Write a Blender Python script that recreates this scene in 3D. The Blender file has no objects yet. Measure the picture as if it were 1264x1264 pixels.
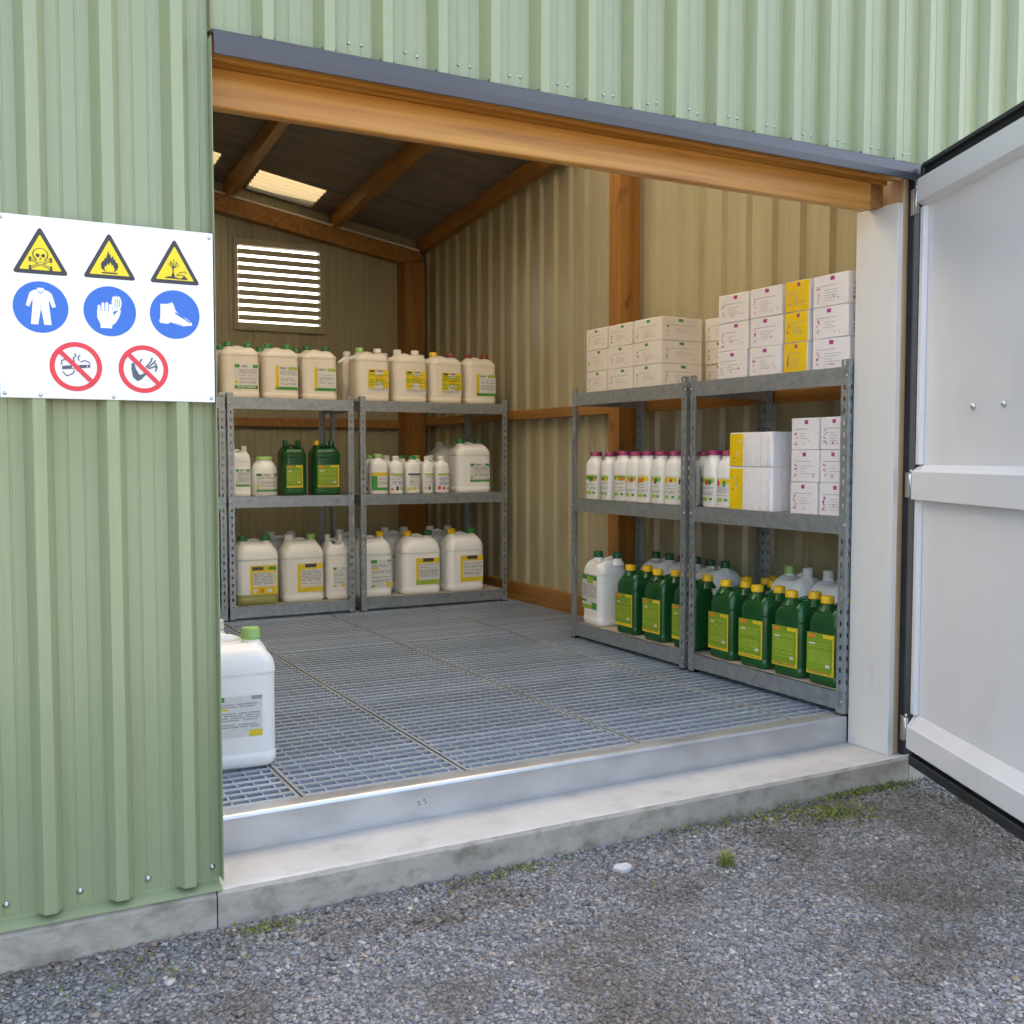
import bpy, math, random
import numpy as np
from math import radians as RAD, sin, cos, pi
from mathutils import Matrix, Vector

S = bpy.context.scene
C = S.collection
random.seed(7)

# ------------------------------------------------------------------ camera, world, sun, exposure
cam = bpy.data.cameras.new('camera'); camo = bpy.data.objects.new('camera', cam); C.objects.link(camo)
cam.sensor_width = 36.0; cam.lens = 36.0 * 1285.0 / 1264.0
cam.clip_start = 0.05; cam.clip_end = 1000
camo.location = (0, 0, 1.10)
camo.rotation_euler = (RAD(90 - 3.07), 0, RAD(-28.4))
S.camera = camo

SUN_AZ, SUN_EL = 38.0, 50.0       # compass angle from +Y towards +X; the sun stands behind the shed, its front lies in open shade
w = bpy.data.worlds.new('World'); S.world = w; w.use_nodes = True
nt = w.node_tree; bg = nt.nodes['Background']
sky = nt.nodes.new('ShaderNodeTexSky'); sky.sky_type = 'NISHITA'; sky.sun_disc = False
sky.sun_elevation = RAD(SUN_EL); sky.sun_rotation = RAD(SUN_AZ)
sky.air_density = 1.0; sky.dust_density = 5.0; sky.ozone_density = 1.0
nt.links.new(sky.outputs[0], bg.inputs[0]); bg.inputs[1].default_value = 0.15
sl = bpy.data.lights.new('sun', 'SUN'); so = bpy.data.objects.new('sun', sl); C.objects.link(so)
sl.energy = 3.0; sl.angle = RAD(0.6); sl.color = (1.0, 0.95, 0.88)
so.location = (0, -4, 8)
sd = Vector((sin(RAD(SUN_AZ)) * cos(RAD(SUN_EL)), cos(RAD(SUN_AZ)) * cos(RAD(SUN_EL)), sin(RAD(SUN_EL))))
so.rotation_euler = sd.to_track_quat('Z', 'Y').to_euler()
S.view_settings.view_transform = 'Standard'; S.view_settings.look = 'None'
S.view_settings.exposure = 2.62; S.view_settings.use_white_balance = True; S.view_settings.white_balance_temperature = 7600; S.view_settings.gamma = 1.0
S.render.engine = 'CYCLES'
S.cycles.use_denoising = True
S.cycles.max_bounces = 10; S.cycles.diffuse_bounces = 6; S.cycles.glossy_bounces = 4
S.cycles.sample_clamp_indirect = 2.0; S.cycles.caustics_reflective = False; S.cycles.caustics_refractive = False

# ------------------------------------------------------------------ materials
M = {}
def mat(name, col, rough=0.5, metal=0.0, spec=0.5, var=0.0, vscale=(4, 4, 4), col2=None, bump=0.0, bscale=(60, 60, 60),
        stain=None, sscale=(2, 2, 2), sthr=(0.5, 0.7), coat=0.0, detail=4.0, rvar=0.0, island=0.0):
    m = bpy.data.materials.new(name); m.use_nodes = True; n = m.node_tree.nodes; L = m.node_tree.links
    b = n['Principled BSDF']
    b.inputs['Roughness'].default_value = rough; b.inputs['Metallic'].default_value = metal
    b.inputs['Specular IOR Level'].default_value = spec
    b.inputs['Coat Weight'].default_value = coat
    c4 = (*col, 1)
    b.inputs['Base Color'].default_value = c4
    out = None
    tc = n.new('ShaderNodeTexCoord')
    def noise(scale, det=4.0):
        mp = n.new('ShaderNodeMapping'); mp.inputs['Scale'].default_value = scale
        L.new(tc.outputs['Object'], mp.inputs[0])
        t = n.new('ShaderNodeTexNoise'); t.inputs['Scale'].default_value = 1.0; t.inputs['Detail'].default_value = det
        L.new(mp.outputs[0], t.inputs['Vector']); return t
    if var > 0 or col2:
        t = noise(vscale, detail)
        r = n.new('ShaderNodeValToRGB'); L.new(t.outputs[0], r.inputs[0])
        r.color_ramp.elements[0].position = 0.3; r.color_ramp.elements[1].position = 0.7
        a = tuple(max(0, x * (1 - var)) for x in col); bb = tuple(min(1, x * (1 + var)) for x in col) if not col2 else col2
        r.color_ramp.elements[0].color = (*a, 1); r.color_ramp.elements[1].color = (*bb, 1)
        out = r.outputs[0]
        if rvar > 0:
            mr = n.new('ShaderNodeMapRange'); L.new(t.outputs[0], mr.inputs[0])
            mr.inputs[1].default_value = .3; mr.inputs[2].default_value = .7
            mr.inputs[3].default_value = rough - rvar; mr.inputs[4].default_value = rough + rvar
            L.new(mr.outputs[0], b.inputs['Roughness'])
    if stain:
        t = noise(sscale, 6)
        mr = n.new('ShaderNodeMapRange'); L.new(t.outputs[0], mr.inputs[0]); mr.clamp = True
        mr.inputs[1].default_value = sthr[0]; mr.inputs[2].default_value = sthr[1]
        mx = n.new('ShaderNodeMix'); mx.data_type = 'RGBA'
        L.new(mr.outputs[0], mx.inputs[0])
        if out: L.new(out, mx.inputs[6])
        else: mx.inputs[6].default_value = c4
        mx.inputs[7].default_value = (*stain, 1); out = mx.outputs[2]
    if island > 0:
        g = n.new('ShaderNodeNewGeometry')
        mr = n.new('ShaderNodeMapRange'); L.new(g.outputs['Random Per Island'], mr.inputs[0])
        mr.inputs[3].default_value = 1 - island; mr.inputs[4].default_value = 1 + island
        mx = n.new('ShaderNodeVectorMath'); mx.operation = 'SCALE'
        if out: L.new(out, mx.inputs[0])
        else: mx.inputs[0].default_value = col
        L.new(mr.outputs[0], mx.inputs['Scale']); out = mx.outputs[0]
    if out: L.new(out, b.inputs['Base Color'])
    if bump > 0:
        t = noise(bscale, 5)
        bp = n.new('ShaderNodeBump'); bp.inputs['Strength'].default_value = 1.0; bp.inputs['Distance'].default_value = bump
        L.new(t.outputs[0], bp.inputs['Height']); L.new(bp.outputs[0], b.inputs['Normal'])
    M[name] = m
    return m

mat('green_paint', (.295, .338, .196), .24, coat=.25, var=.03, vscale=(30, 30, .8), bump=.0006, bscale=(9, 9, .7), stain=(.272, .315, .178), sscale=(14, 14, 1.2), sthr=(.55, .8), rvar=.05)
mat('trim_green', (.28, .325, .19), .4, var=.05, vscale=(5, 5, 5))
mat('cream_sheet', (.40, .36, .235), .28, var=.06, vscale=(6, 6, .6), stain=(.33, .29, .18), sscale=(5, 5, .8), sthr=(.5, .8), bump=.0005, bscale=(8, 8, 1))
mat('roof_sheet', (.19, .16, .12), .7, var=.25, vscale=(1.5, 14, 4), bump=.001, bscale=(4, 30, 10))
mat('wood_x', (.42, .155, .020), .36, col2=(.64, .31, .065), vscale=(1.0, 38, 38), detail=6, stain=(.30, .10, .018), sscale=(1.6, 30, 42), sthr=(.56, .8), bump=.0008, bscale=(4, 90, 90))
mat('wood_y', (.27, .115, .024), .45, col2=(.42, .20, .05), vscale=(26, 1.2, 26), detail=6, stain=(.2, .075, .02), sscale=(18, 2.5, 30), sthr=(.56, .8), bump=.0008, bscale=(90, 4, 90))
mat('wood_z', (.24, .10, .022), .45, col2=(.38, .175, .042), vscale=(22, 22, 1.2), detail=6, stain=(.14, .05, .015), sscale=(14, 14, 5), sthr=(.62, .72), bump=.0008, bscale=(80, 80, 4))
mat('wood_pale', (.42, .27, .15), .6, col2=(.55, .38, .22), vscale=(30, 30, 2), bump=.0006, bscale=(90, 90, 5))
mat('dark_flashing', (.062, .060, .066), .34, var=.12, vscale=(1.5, 6, 6), bump=.0006, bscale=(3, 12, 12))
mat('dark_frame', (.022, .026, .03), .45, var=.3, vscale=(8, 8, 8))
mat('black_rubber', (.008, .008, .009), .7)
mat('white_panel', (.74, .75, .775), .22, var=.02, vscale=(2, 2, 2), stain=(.68, .69, .72), sscale=(3, 3, 2), sthr=(.55, .8), bump=.0005, bscale=(3, 3, 3))
mat('jamb_white', (.68, .67, .64), .45, var=.03, vscale=(6, 6, 2), stain=(.56, .54, .50), sscale=(10, 10, 5), sthr=(.62, .85))
mat('galvanised', (.36, .40, .43), .42, metal=.65, var=.16, vscale=(26, 26, 26), rvar=.08, bump=.0002, bscale=(80, 80, 80))
mat('galvanised_sill', (.55, .57, .60), .36, metal=.7, var=.12, vscale=(5, 5, 9), rvar=.06, bump=.0006, bscale=(5, 5, 9))
mat('grating_steel', (.42, .48, .57), .36, metal=.45, island=.14)
mat('grating_joint', (.36, .39, .43), .45, metal=.3, var=.25, vscale=(20, 3, 3))
mat('deck_board', (.42, .37, .31), .7, var=.15, vscale=(12, 12, 12))
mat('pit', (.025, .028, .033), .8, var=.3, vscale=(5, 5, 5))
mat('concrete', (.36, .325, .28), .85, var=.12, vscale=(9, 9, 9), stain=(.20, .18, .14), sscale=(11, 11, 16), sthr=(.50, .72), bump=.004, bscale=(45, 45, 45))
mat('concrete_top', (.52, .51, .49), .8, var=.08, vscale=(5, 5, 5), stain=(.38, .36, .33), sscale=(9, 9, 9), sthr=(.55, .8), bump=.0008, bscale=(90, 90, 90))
mat('screw_metal', (.62, .64, .66), .3, metal=.9)
mat('brass', (.5, .38, .16), .35, metal=.9)
mat('sign_white', (.86, .86, .86), .4, var=.01, vscale=(4, 4, 4))
for n_, c_ in dict(sign_black=(.035, .035, .045), sign_yellow=(.86, .68, .02), sign_blue=(.02, .15, .58), sign_red=(.78, .045, .06), sign_grey=(.08, .10, .14)).items():
    mat(n_, c_, .4)
mat('hdpe_white', (.88, .88, .87), .36, var=.03, vscale=(5, 5, 5), bump=.0008, bscale=(14, 14, 14))
mat('hdpe_grubby', (.80, .79, .75), .4, var=.06, vscale=(6, 6, 6), stain=(.68, .66, .60), sscale=(7, 7, 7), sthr=(.5, .8), bump=.0008, bscale=(14, 14, 14))
mat('hdpe_cream', (.80, .74, .64), .38, var=.04, vscale=(5, 5, 5), bump=.0008, bscale=(14, 14, 14))
mat('hdpe_green', (.008, .085, .022), .22, var=.15, vscale=(5, 5, 5), bump=.0006, bscale=(12, 12, 12))
for n_, c_ in dict(cap_green=(.03, .20, .05), cap_dark=(.015, .11, .04), cap_lime=(.30, .52, .16), cap_yellow=(.80, .50, .015), cap_red=(.22, .03, .02), cap_white=(.74, .72, .68), cap_magenta=(.30, .025, .12)).items():
    mat(n_, c_, .42)
for n_, c_ in dict(lb_paper=(.70, .70, .68), lb_grey=(.34, .34, .36), lb_dark=(.06, .06, .07), lb_green=(.05, .30, .05), lb_lime=(.36, .50, .06), lb_yellow=(.78, .58, .03),
                   lb_orange=(.70, .22, .03), lb_olive=(.20, .34, .02), lb_magenta=(.45, .05, .25), lb_pink=(.60, .30, .42), lb_blue=(.15, .25, .50), lb_red=(.55, .05, .05), lb_gold=(.70, .46, .02)).items():
    mat(n_, c_, .5, var=.06, vscale=(40, 40, 40))
mat('carton_white', (.76, .74, .75), .6, var=.03, vscale=(8, 8, 8))
mat('carton_warm', (.74, .69, .64), .6, var=.03, vscale=(8, 8, 8))
mat('carton_yellow', (.80, .54, .01), .55, var=.04, vscale=(12, 12, 12))
mat('film_white', (.78, .77, .80), .16, var=.03, vscale=(6, 6, 6), bump=.012, bscale=(16, 16, 4), coat=.6)
mat('stone_white', (.48, .48, .48), .8, var=.1)
mat('moss', (.17, .19, .035), .9, var=.35, vscale=(40, 40, 40), island=.4)
mat('grass', (.20, .24, .05), .7, island=.4)
mat('leaf_dry', (.30, .16, .05), .8, island=.5)
mat('rust', (.10, .05, .02), .9)

# liquid seen through a half-empty canister
def liquid_mat():
    m = mat('hdpe_liquid', (.78, .77, .74), .36)
    n = m.node_tree.nodes; L = m.node_tree.links; b = n['Principled BSDF']
    tc = n.new('ShaderNodeTexCoord'); sx = n.new('ShaderNodeSeparateXYZ'); L.new(tc.outputs['Object'], sx.inputs[0])
    r = n.new('ShaderNodeValToRGB'); L.new(sx.outputs[2], r.inputs[0])
    e = r.color_ramp.elements; e[0].position = .070; e[0].color = (.30, .31, .10, 1); e[1].position = .076; e[1].color = (.86, .86, .84, 1)
    L.new(r.outputs[0], b.inputs['Base Color'])
liquid_mat()

# translucent sheet of the added rooflights; the aged copy is for the seen two
m = bpy.data.materials.new('rooflight'); m.use_nodes = True; n = m.node_tree.nodes; L = m.node_tree.links
b = n['Principled BSDF']; b.inputs['Base Color'].default_value = (.60, .52, .36, 1); b.inputs['Roughness'].default_value = .5
tl = n.new('ShaderNodeBsdfTranslucent'); tl.inputs[0].default_value = (.62, .595, .53, 1)
mx = n.new('ShaderNodeMixShader'); mx.inputs[0].default_value = .85
L.new(b.outputs[0], mx.inputs[1]); L.new(tl.outputs[0], mx.inputs[2]); L.new(mx.outputs[0], n['Material Output'].inputs[0])
M['rooflight'] = m
m2 = m.copy(); m2.name = 'rooflight_aged'; M['rooflight_aged'] = m2
for q in m2.node_tree.nodes:
    if q.type == 'BSDF_TRANSLUCENT': q.inputs[0].default_value = (.10, .082, .050, 1)
    if q.type == 'BSDF_PRINCIPLED': q.inputs['Base Color'].default_value = (.55, .45, .28, 1)

# gravel ground and stones
def gravel_ground():
    m = bpy.data.materials.new('gravel_ground'); m.use_nodes = True; n = m.node_tree.nodes; L = m.node_tree.links
    b = n['Principled BSDF']; b.inputs['Roughness'].default_value = .9
    tc = n.new('ShaderNodeTexCoord')
    v = n.new('ShaderNodeTexVoronoi'); v.inputs['Scale'].default_value = 70; L.new(tc.outputs['Object'], v.inputs['Vector'])
    r = n.new('ShaderNodeValToRGB'); sp = n.new('ShaderNodeSeparateColor'); L.new(v.outputs['Color'], sp.inputs[0]); L.new(sp.outputs[0], r.inputs[0])
    r.color_ramp.elements[0].color = (.10, .10, .105, 1); r.color_ramp.elements[1].color = (.27, .27, .285, 1)
    t = n.new('ShaderNodeTexNoise'); t.inputs['Scale'].default_value = 2.3; t.inputs['Detail'].default_value = 7; L.new(tc.outputs['Object'], t.inputs['Vector'])
    mr = n.new('ShaderNodeMapRange'); L.new(t.outputs[0], mr.inputs[0]); mr.inputs[1].default_value = .5; mr.inputs[2].default_value = .72
    mxx = n.new('ShaderNodeMix'); mxx.data_type = 'RGBA'; L.new(mr.outputs[0], mxx.inputs[0]); L.new(r.outputs[0], mxx.inputs[6]); mxx.inputs[7].default_value = (.12, .10, .07, 1)
    L.new(mxx.outputs[2], b.inputs['Base Color'])
    bp = n.new('ShaderNodeBump'); bp.inputs['Strength'].default_value = .8; bp.inputs['Distance'].default_value = .01; bp.invert = True
    L.new(v.outputs['Distance'], bp.inputs['Height']); L.new(bp.outputs[0], b.inputs['Normal'])
    M['gravel_ground'] = m
    m = bpy.data.materials.new('gravel_stone'); m.use_nodes = True; n = m.node_tree.nodes; L = m.node_tree.links
    b = n['Principled BSDF']; b.inputs['Roughness'].default_value = .75
    g = n.new('ShaderNodeNewGeometry'); r = n.new('ShaderNodeValToRGB'); L.new(g.outputs['Random Per Island'], r.inputs[0])
    e = r.color_ramp.elements; e[0].position = 0; e[0].color = (.11, .107, .107, 1); e[1].position = 1; e[1].color = (.50, .485, .465, 1)
    for p_, c_ in ((.35, (.195, .192, .198, 1)), (.7, (.27, .268, .275, 1)), (.86, (.35, .345, .35, 1)), (.93, (.28, .21, .15, 1))):
        k = e.new(p_); k.color = c_
    tc = n.new('ShaderNodeTexCoord')
    t = n.new('ShaderNodeTexNoise'); t.inputs['Scale'].default_value = 2.3; t.inputs['Detail'].default_value = 7; L.new(tc.outputs['Object'], t.inputs['Vector'])
    mr = n.new('ShaderNodeMapRange'); L.new(t.outputs[0], mr.inputs[0]); mr.inputs[1].default_value = .47; mr.inputs[2].default_value = .66
    mr.inputs[4].default_value = .68
    mxx = n.new('ShaderNodeMix'); mxx.data_type = 'RGBA'; L.new(mr.outputs[0], mxx.inputs[0]); L.new(r.outputs[0], mxx.inputs[6]); mxx.inputs[7].default_value = (.115, .09, .062, 1)
    L.new(mxx.outputs[2], b.inputs['Base Color'])
    M['gravel_stone'] = m
gravel_ground()

# ------------------------------------------------------------------ mesh helpers
class MB:
    def __init__(s): s.v = []; s.f = []; s.m = []; s.mats = []; s.sm = []
    def mi(s, mt):
        if mt not in s.mats: s.mats.append(mt)
        return s.mats.index(mt)
    def add(s, vs, fs, mt, smooth=False):
        o = len(s.v); s.v += [tuple(p) for p in vs]; k = s.mi(mt)
        for f in fs: s.f.append(tuple(i + o for i in f)); s.m.append(k); s.sm.append(smooth)
    def box(s, x0, x1, y0, y1, z0, z1, mt, c=0.0):
        if c <= 0:
            v = [(x0, y0, z0), (x1, y0, z0), (x1, y1, z0), (x0, y1, z0), (x0, y0, z1), (x1, y0, z1), (x1, y1, z1), (x0, y1, z1)]
            s.add(v, [(0, 3, 2, 1), (4, 5, 6, 7), (0, 1, 5, 4), (1, 2, 6, 5), (2, 3, 7, 6), (3, 0, 4, 7)], mt); return
        xs = (x0, x1); ys = (y0, y1); zs = (z0, z1); sg = (1, -1); v = []; idx = {}
        for i in (0, 1):
            for j in (0, 1):
                for k in (0, 1):
                    X, Y, Z = xs[i], ys[j], zs[k]; a = c * sg[i]; bb = c * sg[j]; d = c * sg[k]
                    idx[i, j, k, 'x'] = len(v); v.append((X, Y + bb, Z + d))
                    idx[i, j, k, 'y'] = len(v); v.append((X + a, Y, Z + d))
                    idx[i, j, k, 'z'] = len(v); v.append((X + a, Y + bb, Z))
        I = lambda i, j, k, a: idx[i, j, k, a]
        F = []
        for i in (0, 1):
            q = [I(i, 0, 0, 'x'), I(i, 1, 0, 'x'), I(i, 1, 1, 'x'), I(i, 0, 1, 'x')]; F.append(q if i else q[::-1])
            q = [I(0, i, 0, 'y'), I(0, i, 1, 'y'), I(1, i, 1, 'y'), I(1, i, 0, 'y')]; F.append(q if i else q[::-1])
            q = [I(0, 0, i, 'z'), I(1, 0, i, 'z'), I(1, 1, i, 'z'), I(0, 1, i, 'z')]; F.append(q if i else q[::-1])
        for i in (0, 1):
            for j in (0, 1):
                q = [I(i, j, 0, 'x'), I(i, j, 0, 'y'), I(i, j, 1, 'y'), I(i, j, 1, 'x')]; F.append(q if (i ^ j) else q[::-1])
                q = [I(i, 0, j, 'x'), I(i, 1, j, 'x'), I(i, 1, j, 'z'), I(i, 0, j, 'z')]; F.append(q[::-1] if (i ^ j) else q)
                q = [I(0, i, j, 'y'), I(1, i, j, 'y'), I(1, i, j, 'z'), I(0, i, j, 'z')]; F.append(q if (i ^ j) else q[::-1])
        for i in (0, 1):
            for j in (0, 1):
                for k in (0, 1):
                    q = [I(i, j, k, 'x'), I(i, j, k, 'y'), I(i, j, k, 'z')]; F.append(q if (i ^ j ^ k) else q[::-1])
        s.add(v, F, mt)
    def cyl(s, p, r, h, mt, axis='z', n=14, r2=None, bevel=0.0, smooth=True):
        r2 = r if r2 is None else r2
        prof = [(0, 0), (r, 0), (r2, h - bevel), (max(r2 - bevel, 0.0001), h), (0, h)] if bevel else [(0, 0), (r, 0), (r2, h), (0, h)]
        s.lathe(p, prof, mt, axis, n, smooth)
    def lathe(s, p, prof, mt, axis='z', n=14, smooth=True):
        v = []; F = []
        for r, z in prof:
            for i in range(n):
                a = 2 * pi * i / n; q = (r * cos(a), r * sin(a), z)
                if axis == 'y': q = (q[0], q[2], -q[1])
                elif axis == '-y': q = (q[0], -q[2], q[1])
                elif axis == 'x': q = (q[2], q[1], -q[0])
                elif axis == '-x': q = (-q[2], q[1], q[0])
                v.append((p[0] + q[0], p[1] + q[1], p[2] + q[2]))
        for j in range(len(prof) - 1):
            for i in range(n):
                a = j * n + i; bq = j * n + (i + 1) % n
                F.append((a, bq, bq + n, a + n))
        s.add(v, F, mt, smooth)
    def tube(s, pts, r, mt, n=8, flat=1.0):
        v = []; F = []
        P = [Vector(q) for q in pts]
        for i, q in enumerate(P):
            t = (P[min(i + 1, len(P) - 1)] - P[max(i - 1, 0)]).normalized()
            u = t.cross(Vector((0, 1, 0)))
            if u.length < .1: u = t.cross(Vector((1, 0, 0)))
            u.normalize(); ww = t.cross(u)
            for k in range(n):
                a = 2 * pi * k / n; v.append(q + u * (r * cos(a)) + ww * (r * flat * sin(a)))
        for i in range(len(P) - 1):
            for k in range(n):
                a = i * n + k; bq = i * n + (k + 1) % n; F.append((a, bq, bq + n, a + n))
        F.append(tuple(range(n))[::-1]); F.append(tuple(range((len(P) - 1) * n, len(P) * n)))
        s.add(v, F, mt, True)
    def prism_x(s, prof, x0, x1, mt):            # prof in (y,z), extruded along x
        n = len(prof); v = [(x0, y, z) for y, z in prof] + [(x1, y, z) for y, z in prof]
        s.add(v, [tuple(range(n)), tuple(range(2 * n - 1, n - 1, -1))] + [(i, i + n, (i + 1) % n + n, (i + 1) % n) for i in range(n)], mt)
    def mesh(s, name):
        me = bpy.data.meshes.new(name); me.from_pydata(s.v, [], s.f)
        for mt in s.mats: me.materials.append(M[mt])
        me.polygons.foreach_set('material_index', s.m); me.polygons.foreach_set('use_smooth', s.sm)
        me.update(); return me
    def build(s, name, parent=None, world=True):
        return link(name, s.mesh(name), parent, world)
def link(name, me, parent=None, world=True, loc=None, rz=0.0):
    o = bpy.data.objects.new(name, me); C.objects.link(o)
    if parent is not None:
        o.parent = parent
        if world and parent.parent is None and parent.type == 'EMPTY': o.location = tuple(-x for x in parent.location)
    if loc is not None: o.location = loc; o.rotation_euler = (0, 0, rz)
    return o
def tag(o, label=None, cat=None, group=None, kind=None):
    if label: o['label'] = label
    if cat: o['category'] = cat
    if group: o['group'] = group
    if kind: o['kind'] = kind
    return o
def empty(name, loc, rz=0.0):
    o = bpy.data.objects.new(name, None); C.objects.link(o); o.location = loc; o.rotation_euler = (0, 0, rz); o.empty_display_size = .1
    return o
def one(name, parent, mt, *box, c=0.0):
    m = MB(); m.box(*box, mt, c); return m.build(name, parent)

# ------------------------------------------------------------------ ground, kerb
GZ = -.225
g = MB(); g.add([(-150, -150, GZ), (150, -150, GZ), (150, 150, GZ), (-150, 150, GZ)], [(0, 1, 2, 3)], 'gravel_ground')
tag(g.build('ground'), kind='structure')

def kerb():
    root = MB(); rng = random.Random(3)
    def seg(x0, x1):
        m = MB(); n = max(2, int((x1 - x0) / .035)); pr = []
        for i in range(n + 1):
            x = x0 + (x1 - x0) * i / n; e = rng.uniform(0, .004); q = rng.uniform(0, .004)
            pr.append([(x, 2.905 + rng.uniform(-.002, .002), GZ - .05), (x, 2.905 + e, -.134 + q), (x, 2.914 + e, -.120 - q * .5), (x, 2.93, -.118), (x, 3.2, -.118)])
        v = [p for r in pr for p in r]
        for i in range(n):
            for j in range(4):
                a = i * 5 + j
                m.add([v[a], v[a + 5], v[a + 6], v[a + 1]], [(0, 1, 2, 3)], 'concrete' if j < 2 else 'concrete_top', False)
        for k in (0, n):
            r = pr[k]; m.add(r + [(r[0][0], 3.2, GZ - .05)], [(0, 1, 2, 3, 4, 5) if k else (5, 4, 3, 2, 1, 0)], 'concrete')
        return m
    o = seg(-3.0, .630).build('kerb'); tag(o, kind='structure')
    for a, bq in ((.634, 3.405), (3.409, 6.0)): seg(a, bq).build('kerb_block', o)
kerb()

# ------------------------------------------------------------------ shed
SH = empty('storage_shed', (2.0, 5.5, GZ))
tag(SH, 'pale green corrugated metal storage shed with open doorway and timber frame', 'shed')

PITCH = .177
def ribs(s0, s1, phase, depth=.042, pitch=PITCH, flat=.091, slope=.021, top=.03, groove=.0018):
    pts = []
    k = math.floor((s0 - phase) / pitch) - 1
    while True:
        c = phase + k * pitch                       # rib centre
        h = top / 2
        seq = [(c - h - slope, 0), (c - h, depth), (c + h, depth), (c + h + slope, 0)]
        f0 = c + h + slope; fl = pitch - 2 * slope - top
        for q in (.3, .7):
            if groove: seq += [(f0 + fl * q - .004, 0), (f0 + fl * q - .0015, -groove), (f0 + fl * q + .0015, -groove), (f0 + fl * q + .004, 0)]
        pts += seq; k += 1
        if c > s1 + pitch: break
    out = []
    def at(s):
        for (a, da), (bq, db) in zip(pts, pts[1:]):
            if a <= s <= bq: return da + (db - da) * ((s - a) / (bq - a) if bq > a else 0)
        return 0
    out.append((s0, at(s0)))
    out += [p for p in pts if s0 < p[0] < s1]
    out.append((s1, at(s1)))
    return out
def sheet(name, parent, mt, prof, fn, z0, z1, back=.0012, rows=1):
    """fn(s,d,z)->xyz ; z0/z1 numbers or functions of s"""
    m = MB(); Z0 = z0 if callable(z0) else (lambda s: z0); Z1 = z1 if callable(z1) else (lambda s: z1)
    n = len(prof); v = []
    for s, d in prof: v += [fn(s, d, Z0(s)), fn(s, d, Z1(s)), fn(s, d - back, Z0(s)), fn(s, d - back, Z1(s))]
    F = []
    for i in range(n - 1):
        a = 4 * i; bq = a + 4
        F += [(a, bq, bq + 1, a + 1), (a + 2, a + 3, bq + 3, bq + 2), (a, a + 2, bq + 2, bq), (a + 1, bq + 1, bq + 3, a + 3)]
    F += [(0, 1, 3, 2), (4 * n - 4, 4 * n - 2, 4 * n - 1, 4 * n - 3)]
    m.add(v, F, mt); return m.build(name, parent)

FY = 2.95                                                       # trough plane of the front cladding
front = lambda s, d, z: (s, FY - d, z)
roofz = lambda x, y: 2.91 - .095 * (y - 8.85) - .174 * (x - 3.88)    # underside of the rafters
cl = sheet('wall_cladding', SH, 'green_paint', ribs(-3.0, .650, .206), front, -.094, 4.6)
cu = sheet('wall_cladding', SH, 'green_paint', ribs(.653, 6.0, 1.338), front, 2.235, 4.6)
cr = sheet('wall_cladding', SH, 'green_paint', ribs(3.46, 6.0, 1.338), front, -.094, 2.234)
# backing behind the sheets (so that the wall is not paper thin)
one('wall_core', SH, 'cream_sheet', -3.0, .64, 2.956, 3.02, -.09, 4.6)
one('wall_core', SH, 'cream_sheet', .641, 6.0, 2.956, 2.985, 2.26, 4.6)
one('wall_core', SH, 'cream_sheet', 3.43, 6.0, 2.956, 3.02, -.09, 2.259)
# folded edge and base trim of the left wall
m = MB(); m.box(.6505, .6525, 2.910, 3.02, -.094, 2.2345, 'trim_green'); m.build('edge_trim', SH)
m = MB(); m.prism_x([(2.951, -.093), (2.951, -.104), (2.905, -.113), (2.905, -.117), (2.956, -.117), (2.956, -.093)][::-1], -3.0, .648, 'trim_green'); m.build('base_trim', SH)
sc = MB(); sc.lathe((0, 0, 0), [(0, 0), (.0085, 0), (.0085, .0015), (.005, .002), (.005, .0055), (.0035, .0065), (0, .0065)], 'screw_metal', '-y', 12)
SCREW = sc.mesh('screw')
def screw(parent, x, z, y=FY, k=1.0):
    o = link('screw', SCREW, parent, False); o.location = (x, y, z); o.scale = (k, k, k); return o
for x in (-.255, -.075, .103, .281, .455, .629): screw(cl, x, -.063)
rng = random.Random(11)
for i in range(-2, 20):
    fx = 1.338 + PITCH * i + PITCH / 2
    if fx < .66 or fx > 4.4: continue
    for q in (-.017, .02): screw(cu, fx + q, 2.30 + rng.uniform(-.006, .006), k=.6)

# flashing above the doorway
fl = MB(); fl.prism_x([(2.960, 2.262), (2.905, 2.250), (2.898, 2.244), (2.888, 2.206), (2.888, 2.180), (2.891, 2.178), (2.892, 2.206), (2.902, 2.241), (2.960, 2.252)][::-1], .655, 3.395, 'dark_flashing')
flo = fl.build('flashing', SH)
for i in range(-3, 12):
    x = 1.338 + PITCH * i
    if x < .7 or x > 3.38: continue
    one('rib_filler', flo, 'black_rubber', x - .021, x + .021, 2.915, 2.9495, 2.2525, 2.262, c=.002)  # black blocks in the open rib ends, painted dark in place of their shade
# timber over the opening
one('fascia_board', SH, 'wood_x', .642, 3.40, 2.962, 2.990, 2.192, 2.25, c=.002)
one('header_gap_strip', SH, 'dark_frame', .642, 3.36, 2.9905, 3.0115, 2.205, 2.25)  # dark strip standing in for the shade in the gap over the beam
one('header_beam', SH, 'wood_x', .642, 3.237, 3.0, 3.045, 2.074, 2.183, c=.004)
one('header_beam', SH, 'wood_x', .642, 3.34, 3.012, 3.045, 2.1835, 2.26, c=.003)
one('post_block', SH, 'wood_y', 3.2375, 3.338, 3.03, 3.10, 2.10, 2.183, c=.002)
one('corner_post', SH, 'wood_pale', 3.3655, 3.395, 2.952, 3.16, -.1175, 2.2, c=.002)
one('jamb_panel', SH, 'jamb_white', 3.335, 3.365, 2.951, 3.166, -.1175, 2.104, c=.002)
one('door_post', SH, 'dark_frame', 3.396, 3.432, 2.925, 3.02, -.117, 2.225, c=.003)
one('door_seal', SH, 'black_rubber', 3.4325, 3.455, 2.938, 3.0, -.117, 2.233)

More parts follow.
